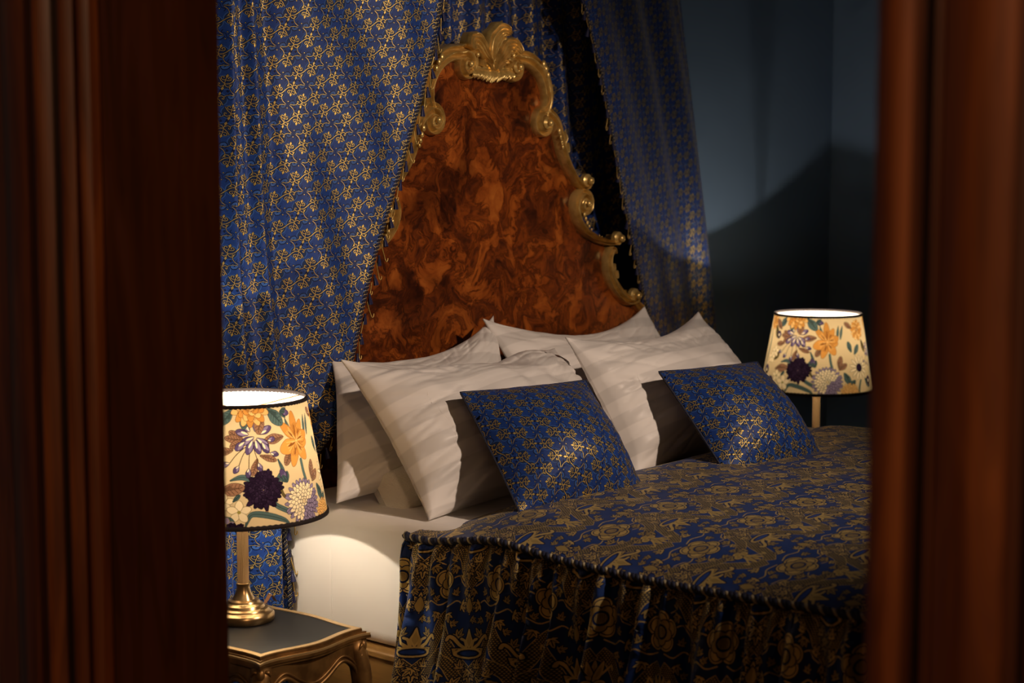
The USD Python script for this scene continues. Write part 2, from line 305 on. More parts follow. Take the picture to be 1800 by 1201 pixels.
def damask_cell(simp, n):
    """The gold rose, crown and trellis damask of the bedspread (millimetres)."""
    W, H = 176., 205.
    L = []
    G1, G2 = (.64, .47, .165), (.47, .34, .115)
    def put(g, c, m): L.append((g, c, m))
    def leaf(x, y, a, s, col=G1):
        lob = [Polygon(spline(A([[0, -2], [7, -4.5], [17, -3.2], [24, 0], [17, 3.2], [7, 4.5], [0, 2]]), 16, True))]
        gl = [affinity.rotate(affinity.scale(lob[0], k, k, origin=(0, 0)), t, origin=(0, 0)) for t, k in ((0, 1.05), (38, .8), (-38, .8), (82, .55), (-82, .55))]
        u = unary_union(gl); vein = unary_union([LineString([(3, 0), (19, 0)]).buffer(1.0)]+[LineString([(3, 0), (13*math.cos(math.radians(t)), 13*math.sin(math.radians(t)))]).buffer(.9) for t in (38, -38)])
        tr = lambda q: affinity.translate(affinity.rotate(affinity.scale(q, s, s, origin=(0, 0)), a, origin=(0, 0)), x, y)
        put(tr(u.buffer(2.3)), NAVY, 0.); put(tr(u), col, .62); put(tr(vein), NAVY, 0.)
    def dots(path, w):
        b = LineString(path).buffer(w, quad_segs=3, cap_style='flat'); put(b.buffer(1.3), G1, .62); put(b, (.045, .042, .05), .3)
        x0, y0, x1, y1 = b.bounds; cells = []
        st = 5.2
        for i in range(int((x1-x0)/st)+2):
            for j in range(int((y1-y0)/(st*.7))+2):
                c = (x0+st*(i+.5*(j % 2)), y0+st*.7*j)
                if b.contains(Point(c)): cells.append(Polygon([(c[0]-1.9, c[1]), (c[0], c[1]-1.45), (c[0]+1.9, c[1]), (c[0], c[1]+1.45)]))
        put(unary_union(cells), GOLD, .62)
    # ogee trellis ribbons
    for sx in (1, -1):
        dots(spline([(sx*4, -62), (sx*22, -76), (sx*40, -112), (sx*62, -150), (sx*86, -176)], 22), 10.5)
        dots(spline([(sx*88, -4), (sx*66, 20), (sx*52, 48), (sx*30, 66), (sx*12, 72)], 18), 8.5)
    # stems and leaves
    for sx in (1, -1):
        for p in ([(sx*8, -38), (sx*30, -44), (sx*50, -34), (sx*64, -40)], [(sx*30, 8), (sx*50, 14), (sx*58, 2), (sx*72, -6)], [(sx*20, 34), (sx*34, 42), (sx*36, 58)]):
            put(stroke(p, 2.4), G1, .62)
        for x, y, a, s in ((46, -22, 70, .62), (64, -42, -20, .9), (36, -58, -70, .75), (60, 8, 50, .8), (74, -14, -40, .7), (30, 44, 70, .62), (14, 58, 120, .6), (62, -104, 60, .8), (24, -126, 200, .8), (40, -172, -120, .8), (70, 40, 90, .7)):
            leaf(sx*x, y, a if sx > 0 else 180-a, s, G1 if (x+int(y)) % 3 else G2)
    # rose
    n_rose = len(L)
    out = unary_union([Point(24*math.cos(t), 24*math.sin(t)).buffer(20, quad_segs=5) for t in [PI/2+k*2*PI/5 for k in range(5)]]+[Point(0, 0).buffer(26)])
    put(out.buffer(2.8), NAVY, 0.); put(out, G1, .62)
    ins = out.buffer(-4.5); put(ins.buffer(1.1).difference(ins.buffer(-1.1)), NAVY, 0.)
    for k in range(5):
        t = PI/2+k*2*PI/5+PI/5; put(Polygon([(14*math.cos(t-.18), 14*math.sin(t-.18)), (42*math.cos(t), 42*math.sin(t)), (14*math.cos(t+.18), 14*math.sin(t+.18))]).intersection(out.buffer(-1)), G2, .62)
        put(LineString([(18*math.cos(t), 18*math.sin(t)), (34*math.cos(t), 34*math.sin(t))]).buffer(1.4), NAVY, 0.)
    inn = unary_union([Point(16*math.cos(t), 16*math.sin(t)).buffer(12, quad_segs=5) for t in [PI/2+PI/5+k*2*PI/5 for k in range(5)]])
    put(inn.buffer(2.4).difference(inn), NAVY, 0.); put(inn, G2, .62)
    put(Point(0, 0).buffer(16.5), NAVY, 0.)
    put(unary_union([Point(14.6*math.cos(t), 14.6*math.sin(t)).buffer(1.2, quad_segs=2) for t in np.arange(20)*2*PI/20]), BLUE, 0.)
    put(Point(0, 0).buffer(11.5), G2, .62)
    put(unary_union([LineString([(x, -9), (x, 9)]).buffer(.55).intersection(Point(0, 0).buffer(10.5)) for x in range(-9, 10, 3)]), NAVY, 0.)
    L[n_rose:] = [(affinity.scale(q, .86, .86, origin=(0, 0)), c, m) for q, c, m in L[n_rose:]]
    # sheaf between the roses of a column
    for a in (0, 14, -14):
        q = affinity.rotate(Polygon(spline([(-3, 0), (-4.6, 18), (0, 38), (4.6, 18), (3, 0)], 18, True)), a, origin=(0, -8)); q = affinity.translate(q, 0, -112)
        put(q.buffer(1.4), NAVY, 0.); put(q, G1, .62); put(q.buffer(-2.6), G2, .62)
    for sx in (1, -1):
        put(stroke([(sx*3, -108), (sx*16, -92), (sx*24, -84), (sx*26, -92)], 3.4), G1, .62)
    tre = unary_union([Point(x, y).buffer(7.5, quad_segs=4) for x, y in ((-8, -118), (8, -118), (0, -127))]); put(tre.buffer(1.4), NAVY, 0.); put(tre, G1, .62); put(tre.buffer(-3), G2, .62)
    # crown in the other column
    cx, cy = 88., -136.
    side = unary_union([affinity.scale(stroke([(10, 10), (22, 18), (32, 30), (40, 34), (43, 28)], 6), sx, 1, origin=(0, 0)) for sx in (1, -1)]+[affinity.scale(stroke([(6, 12), (10, 24), (18, 28)], 5), sx, 1, origin=(0, 0)) for sx in (1, -1)])
    mid = Polygon(spline([(0, 10), (-8, 24), (-5, 34), (0, 48), (5, 34), (8, 24)], 24, True))
    band = affinity.scale(Point(0, 0).buffer(1, quad_segs=10), 30, 11); rim = Polygon([(-33, 10), (33, 10), (29, -3), (-29, -3)])
    tr = lambda q: affinity.translate(q, cx, cy)
    for q, c, m in ((unary_union([side, mid, rim, band]).buffer(2.6), NAVY, 0.), (side, G1, .62), (mid, G1, .62), (mid.buffer(-3), G2, .62), (rim, G2, .62),
                    (unary_union([Point(x, 5).buffer(3, quad_segs=4) for x in range(-24, 25, 8)]), NAVY, 0.), (band, G1, .62), (affinity.scale(band, .8, .68), NAVY, 0.), (affinity.scale(band, .62, .45), BLUE, 0.)):
        put(tr(q), c, m)
    # thistle above the crown
    for a, s in ((90, 1.), (60, .8), (120, .8), (25, .7), (155, .7), (-90, .7)): leaf(88, -44, a, s)
    th = Polygon(spline([(88, -58), (80, -48), (82, -38), (88, -28), (94, -38), (96, -48)], 20, True)); put(th.buffer(1.4), NAVY, 0.); put(th, G2, .62)
    leaf(88, -176, -90, .9); leaf(88, -170, -50, .7); leaf(88, -170, -130, .7)
    busy = unary_union([q for q, _, _ in L]); busy = unary_union([affinity.translate(busy, i*W, j*H) for i in (-1, 0, 1) for j in (-1, 0, 1)])
    rr = random.Random(3)
    for rad in (9.5, 7.):
        for _ in range(260):
            x, y = rr.uniform(-W/2, W/2), rr.uniform(-H, 0)
            if busy.distance(Point(x, y)) > rad:
                a, k = rr.uniform(0, 360), rad/12.
                n0 = len(L); leaf(x-8*k*math.cos(math.radians(a)), y-8*k*math.sin(math.radians(a)), a, k, (G1, G2)[rr.random() < .5])
                mark = Point(x, y).buffer(rad*1.05); busy = unary_union([busy]+[affinity.translate(mark, i*W, j*H) for i in (-1, 0, 1) for j in (-1, 0, 1)])
    L = [(affinity.scale(q, .001, .001, origin=(0, 0)), c, m) for q, c, m in L]
    return build_cell(L, (W*1e-3, 0), (0, H*1e-3), n, simp, (.0065, .028, .135))
DAMASK, DAMASK_FAR = damask_cell(5e-4, 6), damask_cell(1.3e-3, 5)

# ---------------------------------------------------------------- the setting
XR, YB, XD0, XD1, YF, ZC = 2.09, .21, -1.99, -1.80, -4.8, 3.1
DY0, DY1 = -2.20, -1.06                                       # the doorway in the partition wall
def setting(name, m, mt): return obj(name, m, mt, None, False, kind='structure')
setting('floor', bx(-4.9, XR+.15, YF-.15, YB+.15, -.1, 0), M['floor'])
setting('ceiling', bx(-4.9, XR+.15, YF-.15, YB+.15, ZC, ZC+.1), M['ceiling'])
setting('wall_back', bx(-4.9, XR+.15, YB, YB+.15, 0, ZC), M['wall'])
setting('wall_right', bx(XR, XR+.15, YF, YB, 0, ZC), M['wall'])
setting('wall_front', bx(-4.9, XR+.15, YF-.15, YF, 0, ZC), M['hall_wall'])
setting('wall_hall', bx(-4.9, -4.75, YF, YB, 0, ZC), M['hall_wall'])
setting('wall_left', cat(bx(XD0, XD1, YF, DY0-.012, 0, ZC), bx(XD0, XD1, DY1+.012, YB, 0, ZC), bx(XD0, XD1, DY0-.012, DY1+.012, 2.5, ZC)), M['hall_wall'])
def casing(name, y0, sgn, strips, label):
    t = data(UsdGeom.Xform.Define(stage, numbered('/World', name)).GetPrim(), label, None, None, 'structure')
    for nm, mt, a, b, prof in strips:
        # prof: [(fraction across, standing-out)], a..b = distance from the opening's edge
        pts = [(XD0-d, y0+sgn*(a+(b-a)*u)) for u, d in prof]
        poly = Polygon([(XD0+.001, y0+sgn*a)]+pts+[(XD0+.001, y0+sgn*b)])
        obj(nm, extrude(poly.buffer(0), 2.62), M[mt], t, 25)
    return t
flat = lambda d: [(0, d), (1, d)]
ovolo = lambda d, e: [(k/8, d+e*math.sin(PI*k/8)) for k in range(9)]
cove = lambda d, e: [(k/8, d-e*math.sin(PI*k/8)) for k in range(9)]
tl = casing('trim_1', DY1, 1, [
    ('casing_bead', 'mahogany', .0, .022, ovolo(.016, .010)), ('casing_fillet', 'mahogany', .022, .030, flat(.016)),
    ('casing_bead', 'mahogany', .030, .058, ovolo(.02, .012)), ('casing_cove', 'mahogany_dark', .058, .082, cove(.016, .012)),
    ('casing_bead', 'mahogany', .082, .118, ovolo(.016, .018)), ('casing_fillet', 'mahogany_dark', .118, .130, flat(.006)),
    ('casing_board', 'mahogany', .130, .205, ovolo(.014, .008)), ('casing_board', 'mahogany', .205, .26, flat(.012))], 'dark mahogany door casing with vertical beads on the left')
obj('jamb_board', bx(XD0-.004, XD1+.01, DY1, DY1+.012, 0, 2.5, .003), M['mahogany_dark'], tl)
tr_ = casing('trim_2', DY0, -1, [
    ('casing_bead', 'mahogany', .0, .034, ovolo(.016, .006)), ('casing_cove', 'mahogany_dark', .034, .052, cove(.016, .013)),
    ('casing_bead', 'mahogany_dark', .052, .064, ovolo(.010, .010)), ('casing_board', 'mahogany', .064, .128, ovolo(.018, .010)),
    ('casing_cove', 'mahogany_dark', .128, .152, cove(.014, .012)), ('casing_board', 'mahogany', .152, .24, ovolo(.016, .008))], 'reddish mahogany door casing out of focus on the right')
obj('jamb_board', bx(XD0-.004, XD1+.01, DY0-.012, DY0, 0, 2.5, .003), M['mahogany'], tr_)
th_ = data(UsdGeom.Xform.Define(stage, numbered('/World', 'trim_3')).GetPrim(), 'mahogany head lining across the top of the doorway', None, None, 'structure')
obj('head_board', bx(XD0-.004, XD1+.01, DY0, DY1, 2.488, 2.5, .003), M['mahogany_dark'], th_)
obj('casing_board', bx(XD0-.02, XD0, DY0, DY1, 2.5, 2.62, .004), M['mahogany'], th_)

# ---------------------------------------------------------------- bed with its gilded headboard
XC = -.055
bed = thing('bed', 'low honey oak bed base under the white mattress', 'bed')
hb0 = thing('headboard', 'tall burl walnut headboard in a gilded carved scroll frame with a shell crest', 'headboard')
HY = -.03                                                      # front face of the burl panel
def rail(pts, w, d, n=90, y0=HY, ycap=0.0, ridges=1.5):
    c = spline(pts, n); m = len(c); s = np.linspace(0, 1, m)
    w = np.interp(s, np.linspace(0, 1, len(w)), w); d = np.interp(s, np.linspace(0, 1, len(d)), d)
    t = np.gradient(c, axis=0); t /= np.linalg.norm(t, axis=1, keepdims=True)+1e-9; nr = np.stack([-t[:, 1], t[:, 0]], 1)
    u = np.linspace(-1, 1, 21); pr = np.sqrt(np.clip(1-u**2, 0, 1))**.7*(.60+.40*np.cos(2*PI*u*ridges*.85+.6))
    rows = []
    for k in range(m):
        q = c[k]+nr[k]*(u*w[k])[:, None]
        front = np.stack([q[:, 0], y0-.003-.72*d[k]*pr, q[:, 1]], 1)
        back = A([[q[-1, 0], ycap, q[-1, 1]], [q[0, 0], ycap, q[0, 1]]])
        rows.append(np.vstack([front, back]))
    v = np.vstack(rows); K = 23
    me = trimesh.Trimesh(v, grid_faces(m, K, True), process=False); me.fix_normals(); return me
def spiral(c, start, turns, r1, ccw=1, n=22):
    c, start = A(c, float), A(start, float); r0 = np.linalg.norm(start-c); a0 = math.atan2(*(start-c)[::-1])
    return [tuple(c+(r0+(r1-r0)*k/n)*A([math.cos(a0+ccw*turns*2*PI*k/n), math.sin(a0+ccw*turns*2*PI*k/n)])) for k in range(1, n+1)]
def knob(c, r, d=None):
    b = trimesh.creation.icosphere(3, r); b.apply_scale((1, .9, 1)); d = .72*(d or .034); b.apply_translation((c[0], HY-d, c[1]))
    k = lathe([(0, .0), (r*.9, .0), (r*1.7, -.006), (r*1.8, -.7*(d or .034))], 24); k.apply_transform(trimesh.transformations.rotation_matrix(PI/2, [1, 0, 0])); k.apply_translation((c[0], HY-(d or .034)+.004, c[1]))
    return cat(b, k)
C1 = [(.216, 1.522), (.229, 1.552), (.230, 1.585), (.214, 1.621), (.186, 1.649), (.150, 1.666), (.112, 1.670)]
C1 += spiral((.095, 1.643), C1[-1], 1.35, .006, 1)
S2 = [(.402, 1.356), (.408, 1.343), (.396, 1.332), (.372, 1.337), (.345, 1.356), (.317, 1.388), (.294, 1.425), (.281, 1.463), (.262, 1.505), (.232, 1.527)]
S2 += spiral((.216, 1.502), S2[-1], 1.3, .006, 1)
C3 = [(.548, 1.196), (.546, 1.184), (.525, 1.175), (.480, 1.180), (.438, 1.192), (.392, 1.212), (.362, 1.242), (.349, 1.275), (.355, 1.300), (.378, 1.313)]
C3 += spiral((.384, 1.287), C3[-1], 1.25, .006, -1)
C4 = [(.628, 1.032), (.634, 1.018), (.620, 1.007), (.585, 1.012), (.545, 1.038), (.512, 1.075), (.499, 1.114), (.502, 1.142), (.516, 1.156), (.524, 1.146)]
C5 = [(.630, 1.000), (.662, .97), (.684, .90), (.702, .80), (.720, .66), (.728, .4), (.730, .002)]
inner = [(.0, 1.645)]+C1[:7][::-1]+[(.232, 1.505)]+S2[4:9][::-1]+[(.372, 1.337)]+C3[4:8][::-1]+[(.480, 1.180)]+C4[3:8][::-1]+C5
half = A(inner)
outl = np.vstack([half, half[::-1]*A([-1, 1])]); outl = Polygon(outl).buffer(.004).buffer(0)
pan = extrude(outl, .028); pan.apply_transform(trimesh.transformations.rotation_matrix(PI/2, [1, 0, 0])); pan.apply_translation((XC, -.001, 0))
obj('panel', pan, M['burl'], hb0, 20, 'glossy burl walnut panel'); hb = hb0
def mir(m, s):
    m = m.copy()
    if s < 0: m.vertices[:, 0] *= -1; m.faces = m.faces[:, ::-1]
    m.apply_translation((XC, 0, 0)); return m
def drops(cs, r):
    return [mir_drop(x, z, r*(1-.12*k)) for k, (x, z) in enumerate(cs)]
def mir_drop(x, z, r):
    b = trimesh.creation.icosphere(2, r); b.apply_scale((1, .8, 1.35)); b.apply_translation((x, HY-.025, z)); return b
def flame(pts, w, d=.02):
    return rail(pts, w, [d*.6, d, d*.5], 24, HY, HY+.01, .5)
for s in (1, -1):
    for pts, w, d, extra in (
        (C1, [.017, .021, .022, .021, .019, .015, .011, .008, .006], [.026, .034, .034, .032, .032, .036, .040, .042], [knob((.095, 1.643), .0085, .043)]+drops([(.196, 1.655), (.206, 1.643), (.215, 1.628)], .008)+[flame([(.228, 1.60), (.240, 1.575), (.236, 1.55)], [.002, .005, .002]), flame([(.214, 1.60), (.222, 1.565), (.214, 1.53)], [.002, .005, .002], .03)]),
        (S2, [.006, .010, .016, .019, .020, .019, .017, .014, .010, .007], [.03, .036, .034, .032, .032, .034, .040, .044], [knob((.216, 1.502), .009, .045), knob((.398, 1.349), .011, .036)]+drops([(.262, 1.482), (.268, 1.466), (.273, 1.452), (.277, 1.440)], .0065)+[flame([(.297, 1.44), (.309, 1.462), (.307, 1.482)], [.007, .006, .001]), flame([(.300, 1.425), (.318, 1.430), (.322, 1.452)], [.007, .006, .001])]),
        (C3, [.006, .010, .016, .020, .020, .018, .014, .010, .007], [.03, .034, .032, .030, .032, .036, .042], [knob((.384, 1.287), .009, .043), knob((.540, 1.187), .011, .036)]+drops([(.372, 1.258), (.378, 1.246), (.385, 1.235), (.394, 1.225), (.404, 1.216), (.44, 1.198), (.452, 1.195), (.464, 1.192)], .0055)),
        (C4, [.006, .010, .016, .018, .017, .013, .007], [.03, .034, .032, .030, .032, .032], [knob((.622, 1.021), .012, .034), flame([(.508, 1.10), (.526, 1.098), (.534, 1.116)], [.007, .007, .001]), flame([(.520, 1.075), (.540, 1.078), (.546, 1.096)], [.007, .006, .001])]),
        (C5, [.012, .018, .020, .020], [.028, .030, .030, .030], [])):
        obj('gilded_scroll', cat(*[mir(q, s) for q in [rail(pts, w, d, 120)]+extra]), M['gilt'], hb, 40)
def plume(pts, w, d, ridges, seed, n=40, curl=.02, m=33):
    c = spline(pts, n); t = np.gradient(c, axis=0); t /= np.linalg.norm(t, axis=1, keepdims=True); nr = np.stack([-t[:, 1], t[:, 0]], 1)
    s = np.linspace(0, 1, n); u = np.linspace(-1, 1, m); w = np.interp(s, np.linspace(0, 1, len(w)), w)
    U, S = np.meshgrid(u, s); scal = 1+.07*np.cos(PI*ridges*S*2.2)*np.abs(U)
    X = c[:, 0][:, None]+nr[:, 0][:, None]*U*w[:, None]*scal; Z = c[:, 1][:, None]+nr[:, 1][:, None]*U*w[:, None]*scal
    D = d*(.35+.65*np.sqrt(1-.9*U**2))+.0055*np.cos(PI*ridges*U)*(1-.3*S)+curl*smoothstep(.6, 1, S)*(1-.4*S)
    front = np.stack([X, HY-.006-D, Z], -1).reshape(-1, 3); back = np.stack([X, np.full_like(X, HY+.004), Z], -1).reshape(-1, 3)
    nv = len(front); f = grid_faces(n, m); fb = grid_faces(n, m, flip=True)+nv
    e = np.concatenate([np.arange(m), np.arange(1, n)*m+m-1, (n-1)*m+np.arange(m-2, -1, -1), np.arange(n-2, 0, -1)*m]); e2 = np.roll(e, -1)
    side = np.vstack([np.stack([e, e2, e2+nv], 1), np.stack([e, e2+nv, e+nv], 1)])
    me = trimesh.Trimesh(np.vstack([front, back]), np.vstack([f, fb, side]), process=False); me.fix_normals(); return me
crest = [plume([(.0, 1.648), (-.006, 1.672), (.004, 1.705), (.034, 1.732), (.050, 1.727)], [.008, .017, .027, .025, .010], .020, 5, 1, curl=.022),
         plume([(-.008, 1.650), (-.028, 1.672), (-.052, 1.700), (-.078, 1.700), (-.090, 1.682)], [.006, .016, .025, .022, .010], .018, 5, 2, curl=.018),
         plume([(.010, 1.650), (.034, 1.668), (.060, 1.692), (.084, 1.696), (.098, 1.678)], [.006, .016, .024, .022, .010], .018, 5, 3, curl=.018),
         plume([(-.004, 1.634), (.0, 1.650), (.006, 1.672)], [.012, .011, .004], .024, 3, 4, curl=.01, n=20, m=21),
         plume([(-.010, 1.632), (-.026, 1.648), (-.042, 1.650), (-.046, 1.640)], [.008, .009, .007, .004], .022, 3, 5, curl=.01, n=24, m=21),
         plume([(.012, 1.632), (.026, 1.646), (.046, 1.655), (.060, 1.652)], [.008, .009, .007, .004], .022, 3, 6, curl=.01, n=24, m=21)]
for x, z in ((-.060, 1.668), (.078, 1.672), (.062, 1.660)): crest.append(knob((x, z), .006, .030))
obj('shell_crest', cat(*[mir(q, 1) for q in crest]), M['gilt'], hb, 40)
fr = []
for k in range(24):
    x = -.076+.152*k/23; zb = 1.603+.006*rng.random()+.010*abs(x)/.076
    fr.append(tube(spline([(x, HY-.012, 1.636), (x, HY-.024, 1.622), (x+.002, HY-.016, zb-.003)], 8), [.0024, .0042, .0038, .004, .0042, .0038, .003, .0015], 6))
fr.append(tube(spline([(-.08, HY-.012, 1.637), (0, HY-.02, 1.636), (.08, HY-.012, 1.637)], 14), .005, 8))
obj('carved_fringe', cat(*[mir(q, 1) for q in fr]), M['gilt'], hb, 40)
XL, XRB, YH, YFT = -.90, .79, -.085, -2.06
sb = obj('side_board', bx(XL, XL+.03, YFT, YH, .10, .374, .004), M['bed_wood'], bed)
obj('board_lip', bx(XL-.006, XL+.032, YFT, YH, .372, .388, .005), M['bed_wood'], sb)
sb = obj('side_board', bx(XRB-.03, XRB, YFT, YH, .10, .388, .004), M['bed_wood'], bed)
obj('foot_board', bx(XL, XRB, YFT-.03, YFT, .10, .388, .004), M['bed_wood'], bed)
obj('slat_base', bx(XL+.03, XRB-.03, YFT, YH, .34, .387), M['bed_wood'], bed, False)
for x in (XL+.05, XRB-.05):
    for y in (YFT+.05, YH-.06): obj('leg', lathe([(0, 0), (.022, 0), (.03, .06), (.036, .10), (0, .101)], 20), M['bed_wood'], bed).GetAttribute('points')
for k, p in enumerate(['leg', 'leg_001', 'leg_002', 'leg_003']):
    UsdGeom.Xformable(stage.GetPrimAtPath('/World/bed/'+p)).AddTranslateOp().Set(Gf.Vec3d((XL+.05, XRB-.05)[k//2], (YFT+.05, YH-.06)[k % 2], 0))
mt = thing('mattress', 'deep mattress in a smooth white fitted sheet, bare at the head end', 'mattress')
obj('fitted_sheet', bx(XL+.015, XRB-.015, YFT+.01, YH-.035, .3885, .668, .035), M['sheet'], mt)
obj('hem_seam', tube(spline([(XL+.0155, -.315, .62), (XL+.015, -.314, .5), (XL+.0155, -.312, .40)], 12), .0007, 6), M['sheet'], mt)

# ---------------------------------------------------------------- bedspread
RX = -.925
_rope = A([(-.570, .650), (-.649, .650), (-.72, .661), (-.785, .672), (-.829, .676), (-.928, .667), (-.996, .662), (-1.128, .658), (-1.252, .657), (-1.37, .659), (-1.483, .663), (-1.62, .666), (-2.08, .66)])
rope_z = lambda y: np.interp(-np.asarray(y), -_rope[:, 0], _rope[:, 1])
SY0, SY1 = -.570, -2.06
def spread_z(x, y):
    d = np.maximum(x-RX, 0); e = np.maximum(SY0-y, 0)
    puff = .060*(1-np.exp(-d/.15))*smoothstep(-.02, .19, e)
    far = smoothstep(.42, .86, x)
    z = rope_z(y)*np.exp(-d/.15)+.668*(1-np.exp(-d/.15))+puff
    z = z+.010*fbm2(x, y, 5., 3)*smoothstep(0, .12, d)+.004*fbm2(x, y, 16., 5)
    z = z-.085*far**1.5+.012*far*np.sin((x*1.2+y)*26)*smoothstep(-1.4, -.6, y)
    z = z-.012*np.exp(-e/.03)*(d > .05)
    return z
sp = thing('bedspread', 'blue and gold rose damask bedspread with gathered skirt on the bed', 'bedspread')
def P_top(U, V, clamp):
    y, x = -V, RX+U                                             # V runs from head to foot
    if clamp: x = np.clip(x, RX, .84); y = np.clip(y, SY1, SY0)
    return np.stack([x, y, spread_z(x, y)], -1)
# U across the bed; the repeat's own height runs along the bed
T_, C_, G_ = DAMASK[:3]
CELL_TOP = (T_, C_, G_, A([.190, 0.]), A([0., .205]))
g, nr, c, mm = fabric(CELL_TOP, P_top, lambda u, v: (u > -.0) & (u < .84-RX) & (v > -SY0) & (v < -SY1), 0, .84-RX, -SY0, -SY1, origin=(.125, .795), low=DAMASK_FAR, far=lambda u, v: u > .52 or v > 1.7)
obj('top_panel', g, M['brocade'], sp, normals=nr, tone=c, metal=mm)
rs = np.random.RandomState(4); _ys = np.linspace(-.4, 2.4, 900)
_ph = np.cumsum(2*PI/(.100+.048*(np.sin(_ys*11.7)+.7*np.sin(_ys*27.1+1))/1.7)*(_ys[1]-_ys[0]))
def ruffle_fold(s, v):
    ph = np.interp(s, _ys, _ph); a = .006+.030*smoothstep(.0, .30, v)
    am = .35+1.5*np.clip(fbm2(s, v*.25, 6., 11)+.5, 0, 1)
    k = np.sin(ph+.85*np.sin(ph)+2.6*v*np.sin(s*5.))
    return a*am*k+.010*np.sin(2*PI*s/.037+3*np.sin(s*17)+5*v*np.sin(s*31.))*np.exp(-v/.075)*smoothstep(0, .012, v)+.006*np.sin(2*PI*s/.051+1)*np.exp(-v/.2)
def P_ruf(U, V, clamp):
    if clamp: U = np.clip(U, 0, 2.15); V = np.clip(V, 0, .56)
    s = U/1.47; y = SY0-s
    c0 = np.exp(-np.maximum(s, -.02)/.028)                          # the head corner turns in towards the mattress
    f = ruffle_fold(s, V)
    x = RX-.006-.055*smoothstep(0, .5, V)-.016*np.sin(np.clip(V/.06, 0, 1)*PI*.5)-f+.012*c0
    y = y+.25*np.gradient(f)*0+.010*np.sin(np.interp(s, _ys, _ph)*1.0+1.3)*smoothstep(0, .3, V)+.02*smoothstep(.05, .5, V)*c0
    return np.stack([x, y, rope_z(np.clip(SY0-s, SY1, SY0))-.004-V], -1)
CELL_RUF = (T_, C_, G_, A([.190, 0.]), A([0., -.205]))
CELL_RUF = (T_, C_, G_, A([.190, 0.]), A([0., .205]))
Tn = T_.copy(); Tn[:, :, 1] = -Tn[:, :, 1]; CELL_RUF = (Tn, C_, G_, A([.190, 0.]), A([0., .205]))
g, nr, c, mm = fabric(CELL_RUF, P_ruf, lambda u, v: (u > 0) & (u < 2.15) & (v > 0) & (v < .56), 0, 2.15, 0, .56, origin=(.015, .075))
obj('gathered_skirt', g, M['brocade'], sp, normals=nr, tone=c, metal=mm)
yy = np.linspace(SY0+.004, SY1, 1600); base = np.stack([np.full_like(yy, RX-.006)+.012*np.exp((yy-SY0)/.015), yy, rope_z(yy)+.001], 1)
for nm, m_, ph, r_ in (('piping_strand', 'navy_cord', 0, .0046), ('piping_strand', 'cream_cord', 2*PI/3, .0032), ('piping_strand', 'navy_cord', 4*PI/3, .0046)):
    a = 2*PI*(SY0-yy)/.026+ph
    pp = base+np.stack([np.cos(a)*.0044, np.zeros_like(a), np.sin(a)*.0044], 1)
    obj(nm, tube(pp, r_, 6), M[m_], sp, True, label='cream strand of the twisted cord' if 'cream' in m_ else None)

# ---------------------------------------------------------------- pillows and cushions
def pillow_map(w, h, T, seed, crease=1., bow=.05, top=None, ex=.5, skew=0.):
    def f(u, v, side):
        """u, v in [-1,1]; local x along the width, z up from 0 to h, y = -side * thickness."""
        pin = lambda q: 1-bow*(1-q*q)
        x = w/2*u*pin(v)+skew*v; z = h/2*v*pin(u)
        t = np.clip((1-u**2), 0, 1)**ex*np.clip((1-v**2), 0, 1)**ex
        au, av = np.abs(u), np.abs(v)
        ear = 1-.45*smoothstep(.6, 1.0, au)*smoothstep(.6, 1., av)
        wr = fbm2(u*w, v*h, 4.0, seed, 2)*.045*crease*t
        # creases run from the seams inwards and out of the corners
        ang = np.arctan2(v*h+.12, u*w*.9)
        cr = fbm2(ang*1.3, np.hypot(u, v)*.25, 4.5, seed+8, 2); cr = 1-np.abs(cr)*5; cr = np.clip(cr, 0, 1)**1.5
        edge = smoothstep(.35, .95, np.maximum(au, av))
        c2 = fbm2(u*w*.35+v*h*.3, v*h*1.5-u*w*.35, 9., seed+17, 2); c2 = np.clip(1-np.abs(c2)*6, 0, 1)**2
        sq = 1. if side > 0 else .38                                # the back lies flattened against what it leans on
        y = -side*(sq*T/2*t*ear*(1-.16*v)+.002+sq*wr+sq*(-cr*.0050*edge-c2*.0035*(.15+edge))*crease*np.minimum(t*2.5, 1))
        z = z+(top(u)*smoothstep(-.3, 1, v) if top else 0)
        return np.stack([x, y, z+h/2], -1)
    return f
def pose(bl, br, tl):
    bl, br, tl = A(bl, float), A(br, float), A(tl, float)
    ex = br-bl; w = np.linalg.norm(ex); ex /= w; ez = tl-bl; ez -= ex*(ez@ex); h = np.linalg.norm(ez); ez /= h; ey = np.cross(ez, ex)
    return w, h, (bl+br)/2, np.stack([ex, ey, ez])
